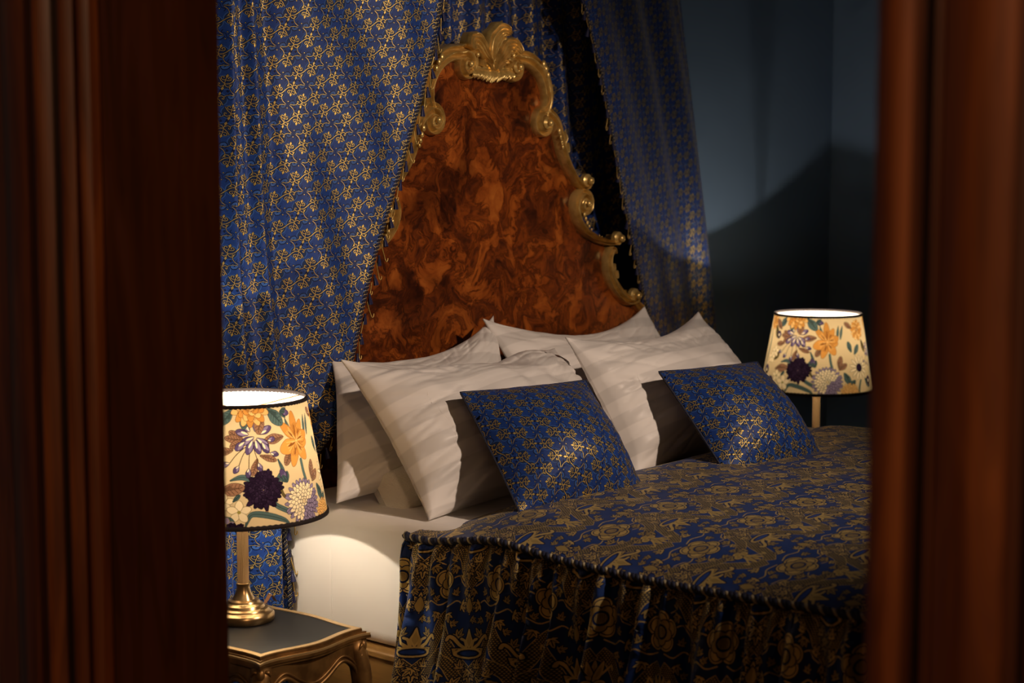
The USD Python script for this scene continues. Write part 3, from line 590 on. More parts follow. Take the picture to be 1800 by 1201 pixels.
def make_pillow(name, label, bl, br, tl, T, seed, crease=1., top=None, skew=0., bow=.06):
    w, h, o, R = pose(bl, br, tl); f = pillow_map(w, h, T, seed, crease, bow, top, .47, skew)
    n, m = 116, 88; g = lambda k: np.sin(np.linspace(-PI/2, PI/2, k))*.35+np.linspace(-1, 1, k)*.65
    U, V = np.meshgrid(g(n), g(m)); fr = f(U.ravel(), V.ravel(), 1); bk = f(U.ravel(), V.ravel(), -1)
    F = grid_faces(m, n); nv = len(fr)
    e = np.concatenate([np.arange(n), np.arange(1, m)*n+n-1, (m-1)*n+np.arange(n-2, -1, -1), np.arange(m-2, 0, -1)*n]); e2 = np.roll(e, -1)
    sd = np.vstack([np.stack([e, e+nv, e2+nv], 1), np.stack([e, e2+nv, e2], 1)])
    loc = np.vstack([fr, bk]); t = thing(name, label, 'pillow', group='white pillows at the head of the bed')
    x = UsdGeom.Xformable(t); x.ClearXformOpOrder(); Mx = np.eye(4); Mx[:3, :3] = R; Mx[3, :3] = o
    x.AddTransformOp().Set(Gf.Matrix4d(Mx))
    obj('pillowcase', (loc, np.vstack([F, F[:, ::-1]+nv, sd])), M['linen'], t, True)
    s = np.linspace(-.9, .9, 60); q = .78+.012*np.sin(s*9)
    seam = f(-q, s, 1)+A([0, .0010, 0])
    obj('flange_seam', tube(seam, .0011, 6), M['linen'], t, True)
    return t, f, R, o, w, h
pl, f_, R_, o_, w_, h_ = make_pillow('pillow', 'white striped pillow at back left by the curtain, its inner pillow showing below', (-.82, -.37, .690), (-.215, -.37, .690), (-.82, -.125, .985), .17, 11, 1., lambda u: -.050*(1-u*u)+.036*u, .10)
n = 44; U, V = np.meshgrid(np.linspace(-1, 1, n), np.linspace(-1, 1, n)); sq = lambda q: np.sign(q)*np.abs(q)**1.0
rr = np.sqrt(np.clip(1-U**2, 0, 1)*np.clip(1-V**4, 0, 1)).ravel()**.7; wob = .006*fbm2(U.ravel(), V.ravel(), 3., 77)
ins = np.vstack([np.stack([-.125+.16*U.ravel(), -.010-.085*rr+wob, -.010+.052*V.ravel()+.012*U.ravel()], 1), np.stack([-.125+.16*U.ravel(), -.010+.05*rr, -.010+.052*V.ravel()+.012*U.ravel()], 1)])
obj('inner_pillow', (ins, np.vstack([grid_faces(n, n), grid_faces(n, n, flip=True)+n*n])), M['terry'], pl, True, label='cream fluffy inner pillow peeping out')
make_pillow('pillow', 'white striped pillow at back right against the headboard', (-.185, -.365, .672), (.49, -.36, .672), (-.185, -.130, 1.012), .17, 23, .9, lambda u: -.062*(1-u*u)-.015*(u+1)/2)
make_pillow('pillow', 'large white striped pillow at front left, its near side lit by the lamp', (-.855, -.575, .672), (-.125, -.53, .672), (-.855, -.335, .985), .285, 37, 1.7, lambda u: -.035*(1-u*u)-.050*(u+1)/2+.022*np.exp(-((u-.58)/.28)**2))
make_pillow('pillow', 'white striped pillow at front right behind the right blue cushion', (-.215, -.63, .672), (.46, -.55, .672), (-.215, -.43, .995), .27, 41, 1.3, lambda u: -.040*(1-u*u)+.006*u)
def make_cushion(label, bl, br, tl, T, seed, origin):
    w, h, o, R = pose(bl, br, tl); o = o-R[2]*h*.04; w, h = w*1.05, h*1.04; f0 = pillow_map(w, h, T, seed, .45, .022, None, .66); sm = lambda q: .72*q+.28*np.sin(PI/2*q)
    f = lambda u, v, side: f0(sm(u), sm(v), side)
    t = thing('cushion', label, 'cushion', group='blue and gold cushions before the pillows'); x = UsdGeom.Xformable(t); x.ClearXformOpOrder(); Mx = np.eye(4); Mx[:3, :3] = R; Mx[3, :3] = o
    x.AddTransformOp().Set(Gf.Matrix4d(Mx))
    Tq, Cq, Gq, a1, a2 = SCROLL; rotc = (Tq, Cq, Gq, A([-a1[1], -a1[0]])*.78, A([-a2[1], -a2[0]])*.78)
    for side in (1, -1):
        rotc = rotc if side > 0 else SCROLL_LOW[:3]+rotc[3:]
        g, nr, c, mm = fabric(rotc, lambda U, V, cl: f(np.clip(2*U/w-1, -1, 1)*(1 if cl else .985), np.clip(2*V/h-1, -1, 1)*(1 if cl else .985), side), lambda u, v: (u > 0) & (u < w) & (v > 0) & (v < h), 0, w, 0, h, origin=origin, flip=(side < 0))
        obj('cover' if side > 0 else 'back_cover', g, M['brocade'], t, normals=nr, tone=c, metal=mm)
    k = np.linspace(-1, 1, 40); on = np.ones(40)
    ring = np.vstack([f(k, -on, 1), f(on, k, 1)[1:], f(-k, on, 1)[1:], f(-on, -k, 1)[1:]])
    obj('seam', tube(ring, .0022, 6), M['navy_cord'], t)
make_cushion('blue and gold brocade cushion leaning on the front left pillow', (-.775, -.752, .706), (-.463, -.824, .706), (-.775, -.546, .920), .185, 5, (.012, .02))
make_cushion('blue and gold brocade cushion leaning on the front right pillow', (-.182, -.857, .706), (.118, -.921, .706), (-.182, -.628, .9145), .175, 6, (.03, .004))

# ---------------------------------------------------------------- bed curtains
def interp_z(tab): tab = A(sorted(tab)); return lambda z: np.interp(z, tab[:, 0], tab[:, 1])
EX = interp_z([(.02, -.885), (.26, -.892), (.42, -.905), (.52, -.908), (.61, -.915), (.66, -.890), (.72, -.835), (.80, -.752), (.885, -.700), (.995, -.655), (1.10, -.618), (1.2, -.576), (1.32, -.523), (1.433, -.475), (1.552, -.422), (1.673, -.382), (1.78, -.356), (2.2, -.24), (2.7, -.10)])
EY = interp_z([(.02, -.21), (.55, -.205), (.70, -.20), (.9, -.165), (1.2, -.15), (2.7, -.15)])
LX, LY = -1.52, .07
def drape_folds(x, z):
    a = smoothstep(-.76, -.93, x)
    ph = 2*PI*(x+.010*np.sin(z*2.1))/.084
    f = .021*a*(np.sin(ph)+.35*np.sin(2.3*ph+1.1+z))
    g = .007*np.sin(2*PI*(x*.9+z*.33)/.21)*(1-a)*smoothstep(0, .1, EX(z)-x)
    return f+g+.016*smoothstep(-.62, -.85, x)*np.sin(2*PI*(x-.02*np.sin(z*1.7))/.21+1.2)+.006*fbm2(x, z, 5., 21)
def drape(name, label, P, inside, box_, origin, edge, edge_dir, tassels, seed, cell, far):
    t = thing(name, label, 'curtain', group='brocade bed curtains')
    g, nr, c, mm = fabric(cell, P, inside, *box_, origin=origin, low=SCROLL_LOW, far=far)
    obj('cloth', g, M['brocade'], t, normals=nr, tone=c, metal=mm)
    if edge is None: return t
    e = np.asarray(edge, float); d = np.r_[0, np.cumsum(np.linalg.norm(np.diff(e, axis=0), axis=1))]; L = d[-1]
    at = lambda s: np.stack([np.interp(s, d, e[:, k]) for k in range(3)], -1)
    s = np.linspace(0, L, int(L/.0016)); c0 = at(s); tg = np.gradient(c0, axis=0); tg /= np.linalg.norm(tg, axis=1, keepdims=True)
    side = A(edge_dir, float)[None]-tg*(tg@A(edge_dir, float))[:, None]; side /= np.linalg.norm(side, axis=1, keepdims=True); up = np.cross(tg, side)
    for m_, ph, r_, off in (('navy_cord', 0, .0017, 0), ('cream_cord', PI, .0007, 0), ('navy_cord', PI/2, .0017, .0045), ('cream_cord', 3*PI/2, .0006, .0045)):
        a = 2*PI*s/.0098+ph
        obj('braid_cord', tube(c0+side*(np.cos(a)*.0021-.003+off)[:, None]+up*(np.sin(a)*.0022)[:, None], r_, 4), M[m_], t, True, label='pale thread of the edge braid' if 'cream' in m_ else None)
    if tassels:
        rr = random.Random(seed); k = 0; q = .02
        while q < L-.06:
            p = at(q)+A(edge_dir)*.008
            sw = rr.uniform(-.012, .016)
            if k % 2:
                pr = A([(0.0008, .0), (.0034, -.002), (.0040, -.005), (.0026, -.008), (.0044, -.012), (.0064, -.022), (.0078, -.031), (.0, -.032)])*.82
                m_ = lathe(pr, 14, 7, .22); m_.apply_transform(trimesh.transformations.rotation_matrix(rr.uniform(-.25, .25), [1, 0, 0])); m_.apply_transform(trimesh.transformations.rotation_matrix(rr.uniform(-.3, .1), [0, 1, 0]))
                m_.apply_translation(p+A([0, 0, -.004])); obj('tassel', m_, M['navy_silk'], t, 50)
            else:
                ln = rr.uniform(.026, .040); z = np.linspace(0, 1, 16)
                for o in (0,):
                    x = .0035*np.sin(z*2*PI*1.0); path = np.stack([p[0]+sw*np.sin(z*PI)+x*.6, p[1]+x*.6, p[2]-ln*np.sin(z*PI)**.8*(1)], 1)
                    hook = rr.uniform(.5, 1.) ; path = np.vstack([path[:9], path[8]+A([[.003*(1-math.cos(q_)), -.001, -.004*math.sin(q_)+.006*q_/3.2*hook] for q_ in np.linspace(.3, 3.4, 8)])])
                    obj('fringe_loop', tube(path, .0014, 5), M['gold_thread'], t, True)
            q += .0235; k += 1
    return t
_xs = np.linspace(LX, .2, 900); _us = np.r_[0, np.cumsum((1.10+.55*smoothstep(-.74, -.95, _xs[1:]))*np.diff(_xs))]
x_of = lambda u: np.interp(u, _us, _xs)
def P_left(U, V, clamp):
    x, z = x_of(U), -V
    if clamp: z = np.clip(z, .03, 2.65); x = np.clip(x, LX, EX(z))
    b = np.clip((x-LX)/(EX(z)-LX), 0, 1.2)
    y = LY+(EY(z)-LY)*b
    return np.stack([x, y+drape_folds(x, z), z], -1)
zz = np.linspace(2.62, .05, 400); el = np.stack([EX(zz), EY(zz)+drape_folds(EX(zz), zz), zz], 1)
drape('bed_curtain', 'blue and gold brocade bed curtain with dark tasselled braid, left of the headboard', P_left, lambda u, v: (x_of(u) < EX(-v)) & (u > 0) & (-v > .03) & (-v < 2.65), (0, float(np.interp(0, _xs, _us)), -2.65, -.03), (.01, .013), el, (.9, -.3, -.3), True, 3, SCROLL, lambda u, v: v < -1.82 or v > -.18 or x_of(u) < -1.04)
RXE = interp_z([(.02, .86), (.894, .70), (1.014, .651), (1.214, .579), (1.424, .510), (1.643, .442), (1.839, .356), (2.2, .22), (2.7, .10)])
RXB = interp_z([(.02, 1.36), (.806, 1.262), (1.102, 1.216), (1.462, 1.145), (1.895, 1.040), (2.2, .92), (2.7, .60)])
RY0, RY1 = -.02, .115
def right_folds(x, z):
    b = (x-RXE(z))/(RXB(z)-RXE(z))
    return .016*np.exp(-((b-.80)/.10)**2)*smoothstep(2.0, 1.3, z)*-1+.012*np.exp(-((b-.62)/.10)**2)+.012*np.sin(2*PI*b*3.2+z*1.3)*.5+.03*smoothstep(.90, 1.0, b)+.004*fbm2(x, z, 5., 33)
def P_right(U, V, clamp):
    x, z = .05+U*.92, -V
    if clamp: z = np.clip(z, .03, 2.65); x = np.clip(x, RXE(z), RXB(z))
    b = (x-RXE(z))/(RXB(z)-RXE(z))
    return np.stack([x, RY0+(RY1-RY0)*b+right_folds(x, z), z], -1)
er = np.stack([RXE(zz), RY0+right_folds(RXE(zz), zz), zz], 1)
drape('bed_curtain', 'blue and gold brocade bed curtain with tassels, right of the headboard near the dark wall', P_right, lambda u, v: (.05+u*.92 < RXB(-v)) & (.05+u*.92 > RXE(-v)) & (-v > .03) & (-v < 2.65), (0, 1.5, -2.65, -.03), (.02, .01), er, (-.9, -.3, -.3), True, 8, SCROLL_MID[:3]+(SCROLL_MID[3]*.84, SCROLL_MID[4]*.84), lambda u, v: v < -1.92 or v > -.84)
def P_back(U, V, clamp):
    x, z = -.86+U*.80, -V
    if clamp: z = np.clip(z, .03, 2.65); x = np.clip(x, -.86, .84)
    k = 1+.0*z
    ph = 2*PI*(x*(1+.22*(z-1.5)))/.125
    return np.stack([x, .140+.021*np.sin(ph+.5*np.sin(ph*.5+1))+.004*np.sin(ph*2.1+2), z], -1)
drape('bed_curtain', 'blue and gold brocade back curtain hanging in folds behind the headboard', P_back, lambda u, v: (u > 0) & (u < 1.70/.80) & (-v > 1.15) & (-v < 2.65), (0, 1.70/.80, -2.65, -1.15), (.0, .0), None, None, False, 1, SCROLL_MID, lambda u, v: v < -1.86 or v > -1.32 or not -.50 < -.86+u*.80 < .56)

# ---------------------------------------------------------------- lamps
def shade_print(C, H0):
    """Flat floral print on the unrolled shade: x = millimetres round it (0 faces the room), y = millimetres up."""
    r = random.Random(12); S = []
    CREAM = (.70, .53, .29)
    def put(g, c): S.append((g, c))
    def vary(c, k=.12): f = 1+r.uniform(-k, k); return tuple(x*f for x in c)
    ORANGE, DORANGE, LORANGE = (.62, .27, .055), (.24, .085, .018), (.85, .50, .17)
    PLUM, PURPLE, LILAC, PALE = (.022, .011, .026), (.085, .055, .13), (.26, .20, .30), (.90, .74, .46)
    TEAL, DTEAL, BROWN, DBROWN, LEAFB = (.085, .135, .125), (.022, .040, .040), (.30, .15, .085), (.055, .026, .012), (.12, .09, .03)
    def petal(x, y, a, l, w, c, edge=None, streak=None, tip=.55):
        d = A([math.cos(a), math.sin(a)]); e = A([-d[1], d[0]]); o = A([x, y])
        pts = [o, o+d*l*.25+e*w*.32, o+d*l*tip+e*w*.5, o+d*l*.88+e*w*.3, o+d*l, o+d*l*.88-e*w*.3, o+d*l*tip-e*w*.5, o+d*l*.25-e*w*.32]
        g = Polygon(spline(pts, 20, True)).buffer(0)
        if edge: put(g.buffer(.9), edge)
        put(g, c)
        if streak:
            for k in (-.5, -.17, .17, .5):
                put(LineString([o+d*l*.12+e*w*.12*k, o+d*l*r.uniform(.55, .62)+e*w*.62*k]).buffer(.55), streak)
    def leaf(x, y, a, l, w, c, dk):
        petal(x, y, a, l, w, c, dk)
        d = A([math.cos(a), math.sin(a)]); e = A([-d[1], d[0]]); o = A([x, y])
        put(LineString([o, o+d*l*.92]).buffer(.7), dk)
        for k in range(1, 6):
            for s in (1, -1): put(LineString([o+d*l*.15*k, o+d*l*(.15*k+.12)+e*s*w*.40*(1-abs(k-3)*.13)]).buffer(.45), dk)
        put(Polygon([o, o+d*l*.5+e*w*.42, o+d*l*.9]).buffer(0).intersection(Polygon([o, o+d*l*.5+e*w*.45, o+d*l*.5+e*w*.18, o+d*l*.9])), tuple(.5*q for q in c))
    def stem(p, w, c=TEAL, dk=DTEAL): put(stroke(p, w+1.4), dk); put(stroke(p, w), c)
    def blade(p, w, c=TEAL):
        q = spline(p, 24); t = np.gradient(q, axis=0); t /= np.linalg.norm(t, axis=1, keepdims=True); nn = np.stack([-t[:, 1], t[:, 0]], 1); k = (np.sin(np.linspace(.15, PI, 24))*w/2)[:, None]
        g = Polygon(np.vstack([q+nn*k, (q-nn*k)[::-1]])).buffer(0); put(g.buffer(.8), DTEAL); put(g, c); put(LineString(q).buffer(.5), DTEAL)
    def carnation(x, y, R):
        for ring, n in ((1., 26), (.84, 23), (.66, 18), (.46, 13), (.26, 8), (.1, 3)):
            for k in range(n):
                a = 2*PI*k/n+r.uniform(-.15, .15); rr = R*ring*r.uniform(.86, 1.1)
                petal(x+rr*.35*math.cos(a), y+rr*.35*math.sin(a), a, rr*.65+2, R*.27, vary(PLUM, .35), (.008, .004, .010), (.05, .03, .058))
    def mum(x, y, R, c1, c2, edge):
        for ring, n in ((1., 26), (.84, 23), (.68, 19), (.52, 15), (.36, 10), (.2, 6)):
            for k in range(n):
                a = 2*PI*(k+.5*(ring*10 % 2))/n+r.uniform(-.08, .08); rr = R*ring
                c = c1 if (ring < .9 and math.cos(a+.7) < .55) or ring < .3 else c2
                petal(x+rr*.55*math.cos(a), y+rr*.55*math.sin(a), a, rr*.48, R*.19, vary(c, .1), edge)
    def lily(x, y, R, rot=0):
        for k, (a, l, w) in enumerate(((95, 1.25, .42), (135, 1.15, .40), (62, .95, .40), (200, 1., .62), (250, 1.1, .42), (300, .95, .50), (350, .7, .55), (20, .8, .5))):
            petal(x, y, math.radians(a+rot), R*l, R*w, vary(ORANGE, .12), DORANGE, LORANGE if k % 2 else DORANGE)
            petal(x, y, math.radians(a+rot), R*l*.55, R*w*.22, DORANGE)
        for k in range(6): a = math.radians(60*k+10); put(LineString([(x, y), (x+R*.3*math.cos(a), y+R*.3*math.sin(a))]).buffer(.7), LORANGE)
    def dahlia(x, y, R, lower=True):
        for ring, n in ((1., 16), (.75, 13), (.5, 9), (.28, 6)):
            for k in range(n):
                a = 2*PI*k/n+r.uniform(-.1, .1); petal(x+R*ring*.3*math.cos(a), y+R*ring*.3*math.sin(a), a, R*ring*.75, R*.36, vary((ORANGE, LORANGE)[k % 2], .15), DORANGE, DORANGE)
    def bells(x, y, s):
        for dx, dy, a, l in ((-30, -26, 195, 13), (-17, -30, 235, 12), (-3, -34, 262, 13), (11, -27, 285, 12), (30, -14, -15, 13), (27, 4, 10, 12)):
            x1, y1 = x+dx*s, y+dy*s; put(stroke([(x+4, y+4), (x+.6*dx*s, y+.45*dy*s), (x1, y1)], 1.5), DBROWN)
            petal(x1, y1, math.radians(a), l*s, 7.5*s, vary(PURPLE, .2), PLUM); petal(x1, y1, math.radians(a+14), l*s*.7, 3*s, vary(LILAC, .15)); petal(x1, y1, math.radians(a-16), l*s*.45, 2*s, vary(PALE, .1))
        for dx, dy, a, l in ((6, 10, 205, 22), (4, 6, 245, 22), (8, 6, 285, 21), (10, 8, 325, 22), (-2, 14, 165, 20), (0, 18, 130, 18), (8, 18, 80, 18), (14, 14, 25, 22), (-8, 4, 220, 18), (18, 2, 300, 18)):
            x1, y1 = x+dx*s, y+dy*s
            petal(x1, y1, math.radians(a), l*s, 10.5*s, vary(PURPLE, .25), PLUM); petal(x1, y1, math.radians(a+8), l*s*.85, 5*s, vary(LILAC, .15)); petal(x1, y1, math.radians(a-6), l*s*.6, 3.2*s, vary(PALE, .1))
    def bud(x, y, a, s):
        leaf(x, y, a+.5, 15*s, 6*s, TEAL, DTEAL); leaf(x, y, a-.5, 15*s, 6*s, TEAL, DTEAL); petal(x+3*math.cos(a), y+3*math.sin(a), a, 18*s, 10*s, PURPLE, PLUM, LILAC); leaf(x, y, a+.15, 12*s, 6*s, TEAL, DTEAL)
    def daisy(x, y, R, n, c, cc, edge=DBROWN):
        for k in range(n): petal(x+R*.25*math.cos(2*PI*k/n), y+R*.25*math.sin(2*PI*k/n), 2*PI*k/n, R*.75, R*1.5/n*1.6, vary(c, .08), edge, None)
        put(Point(x, y).buffer(R*.33), cc)
    def glory(x, y, R, a):
        petal(x, y-R, PI/2, R*2, R*1.7, PURPLE, PLUM); put(Point(x, y).buffer(R*.78), PLUM); put(Point(x, y).buffer(R*.34), PALE); petal(x, y, a, R*.8, R*.3, LILAC)
    def star(x, y, R, c=PALE):
        for k in range(5): petal(x, y, 2*PI*k/5+.3, R, R*.62, vary(c, .07), (.30, .20, .07), None)
        put(Point(x, y).buffer(R*.15), (.34, .27, .06))
    q = C/360.                                                   # mm per degree
    X = lambda deg: deg*q
    H = H0
    def motif(o):
        x = lambda d: X(d+o)
        blade([(x(18), 60), (x(24), 40), (x(34), 24), (x(36), 14)], 9); blade([(x(-8), 92), (x(0), 98), (x(8), 92), (x(12), 84)], 10); stem([(x(15), 60), (x(17), 40), (x(16), 25)], 4, BROWN, DBROWN)
        blade([(x(28), 128), (x(31), 105), (x(27), 90), (x(29), 78)], 9); stem([(x(27), 82), (x(30), 58), (x(36), 46)], 5, LEAFB, DBROWN)
        blade([(x(2), 4), (x(6), 26), (x(16), 24), (x(28), 12), (x(33), 0)], 11)
        stem([(x(50), 120), (x(51), 96), (x(53), 72)], 6)
        leaf(x(60), 78, 1.35, 38, 17, BROWN, DBROWN); leaf(x(60), 74, .6, 32, 16, BROWN, DBROWN); leaf(x(66), 66, -1.1, 40, 20, TEAL, DTEAL)
        mum(x(47), 40, 43, PALE, LILAC, PLUM)
        carnation(x(15), 72, 37)
        bud(x(34), 82, 2.0, 1.4)
        for d, a in ((42, 2.2), (60, 1.2), (64, .9)): blade([(x(d), 165), (x(d)+6*math.cos(a), 185), (x(d)+16*math.cos(a), 205)], 8)
        leaf(x(35), 170, PI+.1, 44, 19, BROWN, DBROWN); leaf(x(40), 140, -2.1, 30, 16, BROWN, DBROWN)
        lily(x(48), 158, 47)
        for a, l in ((2.6, 34), (3.0, 38), (-2.7, 30)): leaf(x(2), 168, a, l, 15, BROWN, DBROWN)
        leaf(x(12), 132, -1.9, 34, 13, BROWN, DBROWN); leaf(x(14), 138, -.35, 36, 12, BROWN, DBROWN); leaf(x(-6), 150, 3.3, 34, 15, BROWN, DBROWN)
        bells(x(7), 160, 1.35)
        leaf(x(16), 222, -1.7, 44, 22, BROWN, DBROWN); leaf(x(22), 226, -.75, 48, 26, TEAL, DTEAL); leaf(x(-6), 228, -2.3, 40, 20, TEAL, DTEAL); leaf(x(2), 215, -1.5, 26, 16, TEAL, DTEAL)
        bud(x(34), 218, -.2, 1.2)
        dahlia(x(8), 236, 42)
        # to the right of the lily
        leaf(x(78), 125, 1.9, 34, 16, TEAL, DTEAL); leaf(x(82), 118, .9, 36, 17, TEAL, DTEAL); stem([(x(88), 40), (x(84), 10), (x(86), -5)], 5)
        daisy(x(88), 78, 38, 13, PALE, PLUM); leaf(x(80), 42, -2.4, 34, 20, TEAL, DTEAL); leaf(x(96), 44, -.8, 36, 20, TEAL, DTEAL)
        mum(x(72), 4, 30, LORANGE, LORANGE, DORANGE)
        dahlia(x(92), 190, 30); leaf(x(82), 196, 2.6, 34, 16, BROWN, DBROWN); leaf(x(98), 160, -1.2, 40, 18, LEAFB, DBROWN)
        glory(x(104), 36, 14, .3); bells(x(112), 120, .9)
        # to the left of the carnation
        leaf(x(-16), 70, .2, 48, 24, BROWN, DBROWN); leaf(x(-20), 96, .9, 30, 16, LEAFB, DBROWN)
        star(x(-12), 50, 18); star(x(-2), 32, 22); star(x(-20), 122, 17); star(x(-26), 102, 18); leaf(x(-6), 52, .8, 18, 7, TEAL, DTEAL); leaf(x(-12), 24, -.6, 22, 10, TEAL, DTEAL)
        glory(x(-34), 62, 16, 1.2); glory(x(-22), 30, 17, 2.0); leaf(x(-36), 40, -1.0, 30, 14, BROWN, DBROWN); star(x(-10), 8, 14, LILAC); carnation(x(-5), -10, 22)
        blade([(x(-44), 30), (x(-40), 90), (x(-36), 150), (x(-40), 200)], 8); dahlia(x(-34), 214, 28); leaf(x(-26), 200, -1.2, 40, 18, LEAFB, DBROWN); leaf(x(-14), 190, 2.4, 40, 20, BROWN, DBROWN)
        glory(x(-18), 172, 12, .4)
    motif(0); motif(158)
    dom = sbox(-100*q, 0, 260*q, H0); cover = None; parts = []
    for g, c in reversed(S):
        g = g.simplify(.22).intersection(dom)
        if g.is_empty: continue
        if not g.is_valid: g = g.buffer(0)
        vis = g if cover is None else g.difference(cover)
        cover = g if cover is None else cover.union(g)
        if not vis.is_empty: parts.append((vis, c))
    parts.append((dom.difference(cover), CREAM))
    T, Cc = [], []; nx = 90; w = 360*q/nx
    cols = [sbox(-100*q+i*w, 0, -100*q+(i+1)*w, H0) for i in range(nx)]
    for g, c in parts:
        for gg in getattr(g, 'geoms', [g]):
            if gg.geom_type != 'Polygon': continue
            x0, _, x1, _ = gg.bounds
            for i in range(max(0, int((x0+100*q)/w)), min(nx, int((x1+100*q)/w)+1)):
                t = tri2d(gg.intersection(cols[i]))
                if len(t): T.append(t); Cc += [c]*len(t)
    return np.concatenate(T), A(Cc), q

ZSB, ZST, RSB, RST = .2190, .4465, .1695, .130                      # shade: bottom and top heights above the table, radii
PRINT = {}
def make_lamp(label, loc, rot, drop):
    t = thing('table_lamp', label, 'lamp', loc, rot, 'bedside lamps')
    obj('base', lathe([(0, 0), (.060, 0), (.0615, .004), (.0615, .012), (.0585, .0165), (.052, .019), (.050, .021), (.0485, .024), (.0425, .0265), (.041, .029), (.0395, .032), (.034, .0345), (.0325, .037), (.031, .040), (.0225, .042), (.0205, .046), (.0165, .053), (.0135, .062), (.0125, .070), (.0, .0701)], 72), M['brass'], t, 35)
    obj('collar', lathe([(.0118, .068), (.0138, .069), (.0142, .0715), (.0138, .074), (.0118, .075)], 40), M['brass'], t)
    obj('stem', lathe([(.0115, .07), (.0115, .245), (.009, .25), (0, .251)], 96, 24, .10), M['brass_satin'], t, True, label='reeded brass column')
    obj('socket', lathe([(.0, .245), (.015, .247), (.017, .26), (.017, ZST-drop-.045), (.011, ZST-drop-.036), (.0075, ZST-drop-.014), (0, ZST-drop-.011)], 32), M['dark_trim'], t)
    b = trimesh.creation.icosphere(2, .0042); b.apply_scale((1, 1, 1.25)); b.apply_translation((0, 0, ZST-drop)); obj('bulb', b, M['bulb'], t, True, label='glowing bulb hidden in the shade')
    if not PRINT: PRINT['p'] = shade_print(2*PI*(RSB+RST)/2*1000, math.hypot(ZST-ZSB, RSB-RST)*1000)
    T, Cc, q = PRINT['p']
    pts, inv = np.unique(np.round(T.reshape(-1, 2), 4), axis=0, return_inverse=True); F = inv.reshape(-1, 3)
    ang = np.radians(pts[:, 0]/q); h = np.clip(pts[:, 1]/(math.hypot(ZST-ZSB, RSB-RST)*1000), 0, 1); R = RSB+(RST-RSB)*h
    v = np.stack([R*np.sin(ang), -R*np.cos(ang), ZSB+(ZST-ZSB)*h], 1); sl = (RSB-RST)/(ZST-ZSB)
    nr = np.stack([np.sin(ang), -np.cos(ang), np.full_like(ang, sl)], 1); nr /= np.linalg.norm(nr, axis=1, keepdims=True)
    fn = np.cross(v[F[:, 1]]-v[F[:, 0]], v[F[:, 2]]-v[F[:, 0]]); bad = (fn*nr[F[:, 0]]).sum(1) < 0; F[bad] = F[bad][:, ::-1]
    ok = np.linalg.norm(fn, axis=1) > 1e-13
    sh = obj('shade', (v, F[ok]), M['shade_print'], t, normals=nr, tone=Cc[ok], label='flared cloth shade printed with flowers')
    for R_, z_, hh in ((RST, ZST, .007), (RSB, ZSB, .0085)):
        a = np.linspace(0, 2*PI, 181)[:-1]; rows = []
        for dr, dz in ((.0005, -hh/2), (.0022, -hh/2), (.0030, 0), (.0022, hh/2), (-.0012, hh/2), (-.0016, -hh/2)):
            rows.append(np.stack([(R_+dr+(RSB-RST)/(ZST-ZSB)*-dz)*np.cos(a), (R_+dr)*np.sin(a), np.full_like(a, z_+dz)+.0007*np.cos(a*90)*(dz < 0 if z_ == ZST else dz > 0)], 1))
        rows.append(rows[0]); obj('trim_band', trimesh.Trimesh(np.vstack(rows), grid_faces(7, 180, True), process=False), M['dark_trim'], sh, True)
    wires = [tube(A([[.012*math.cos(a), .012*math.sin(a), ZST-.022], [(RST-.002)*math.cos(a), (RST-.002)*math.sin(a), ZST-.003]]), .0013, 6) for a in (.4, .4+2*PI/3, .4+4*PI/3)]
    wires.append(tube(A([[.012*math.cos(a), .012*math.sin(a), ZST-.022] for a in np.linspace(0, 2*PI, 25)]), .0014, 6, False))
    obj('shade_carrier', cat(*wires), M['brass_satin'], sh, True)
    return t
TZ = .487
az = lambda p: math.degrees(math.atan2(EYE[1]-p[1], EYE[0]-p[0]))+90
lampL_at, lampR_at = (-1.161, -.352, TZ+.002), (1.162, -.292, TZ+.010)
make_lamp('lit table lamp with floral shade on the gilded table left of the bed', lampL_at, az(lampL_at), .086)
make_lamp('lit table lamp with floral shade beyond the far side of the bed', lampR_at, az(lampR_at)-36, .070)

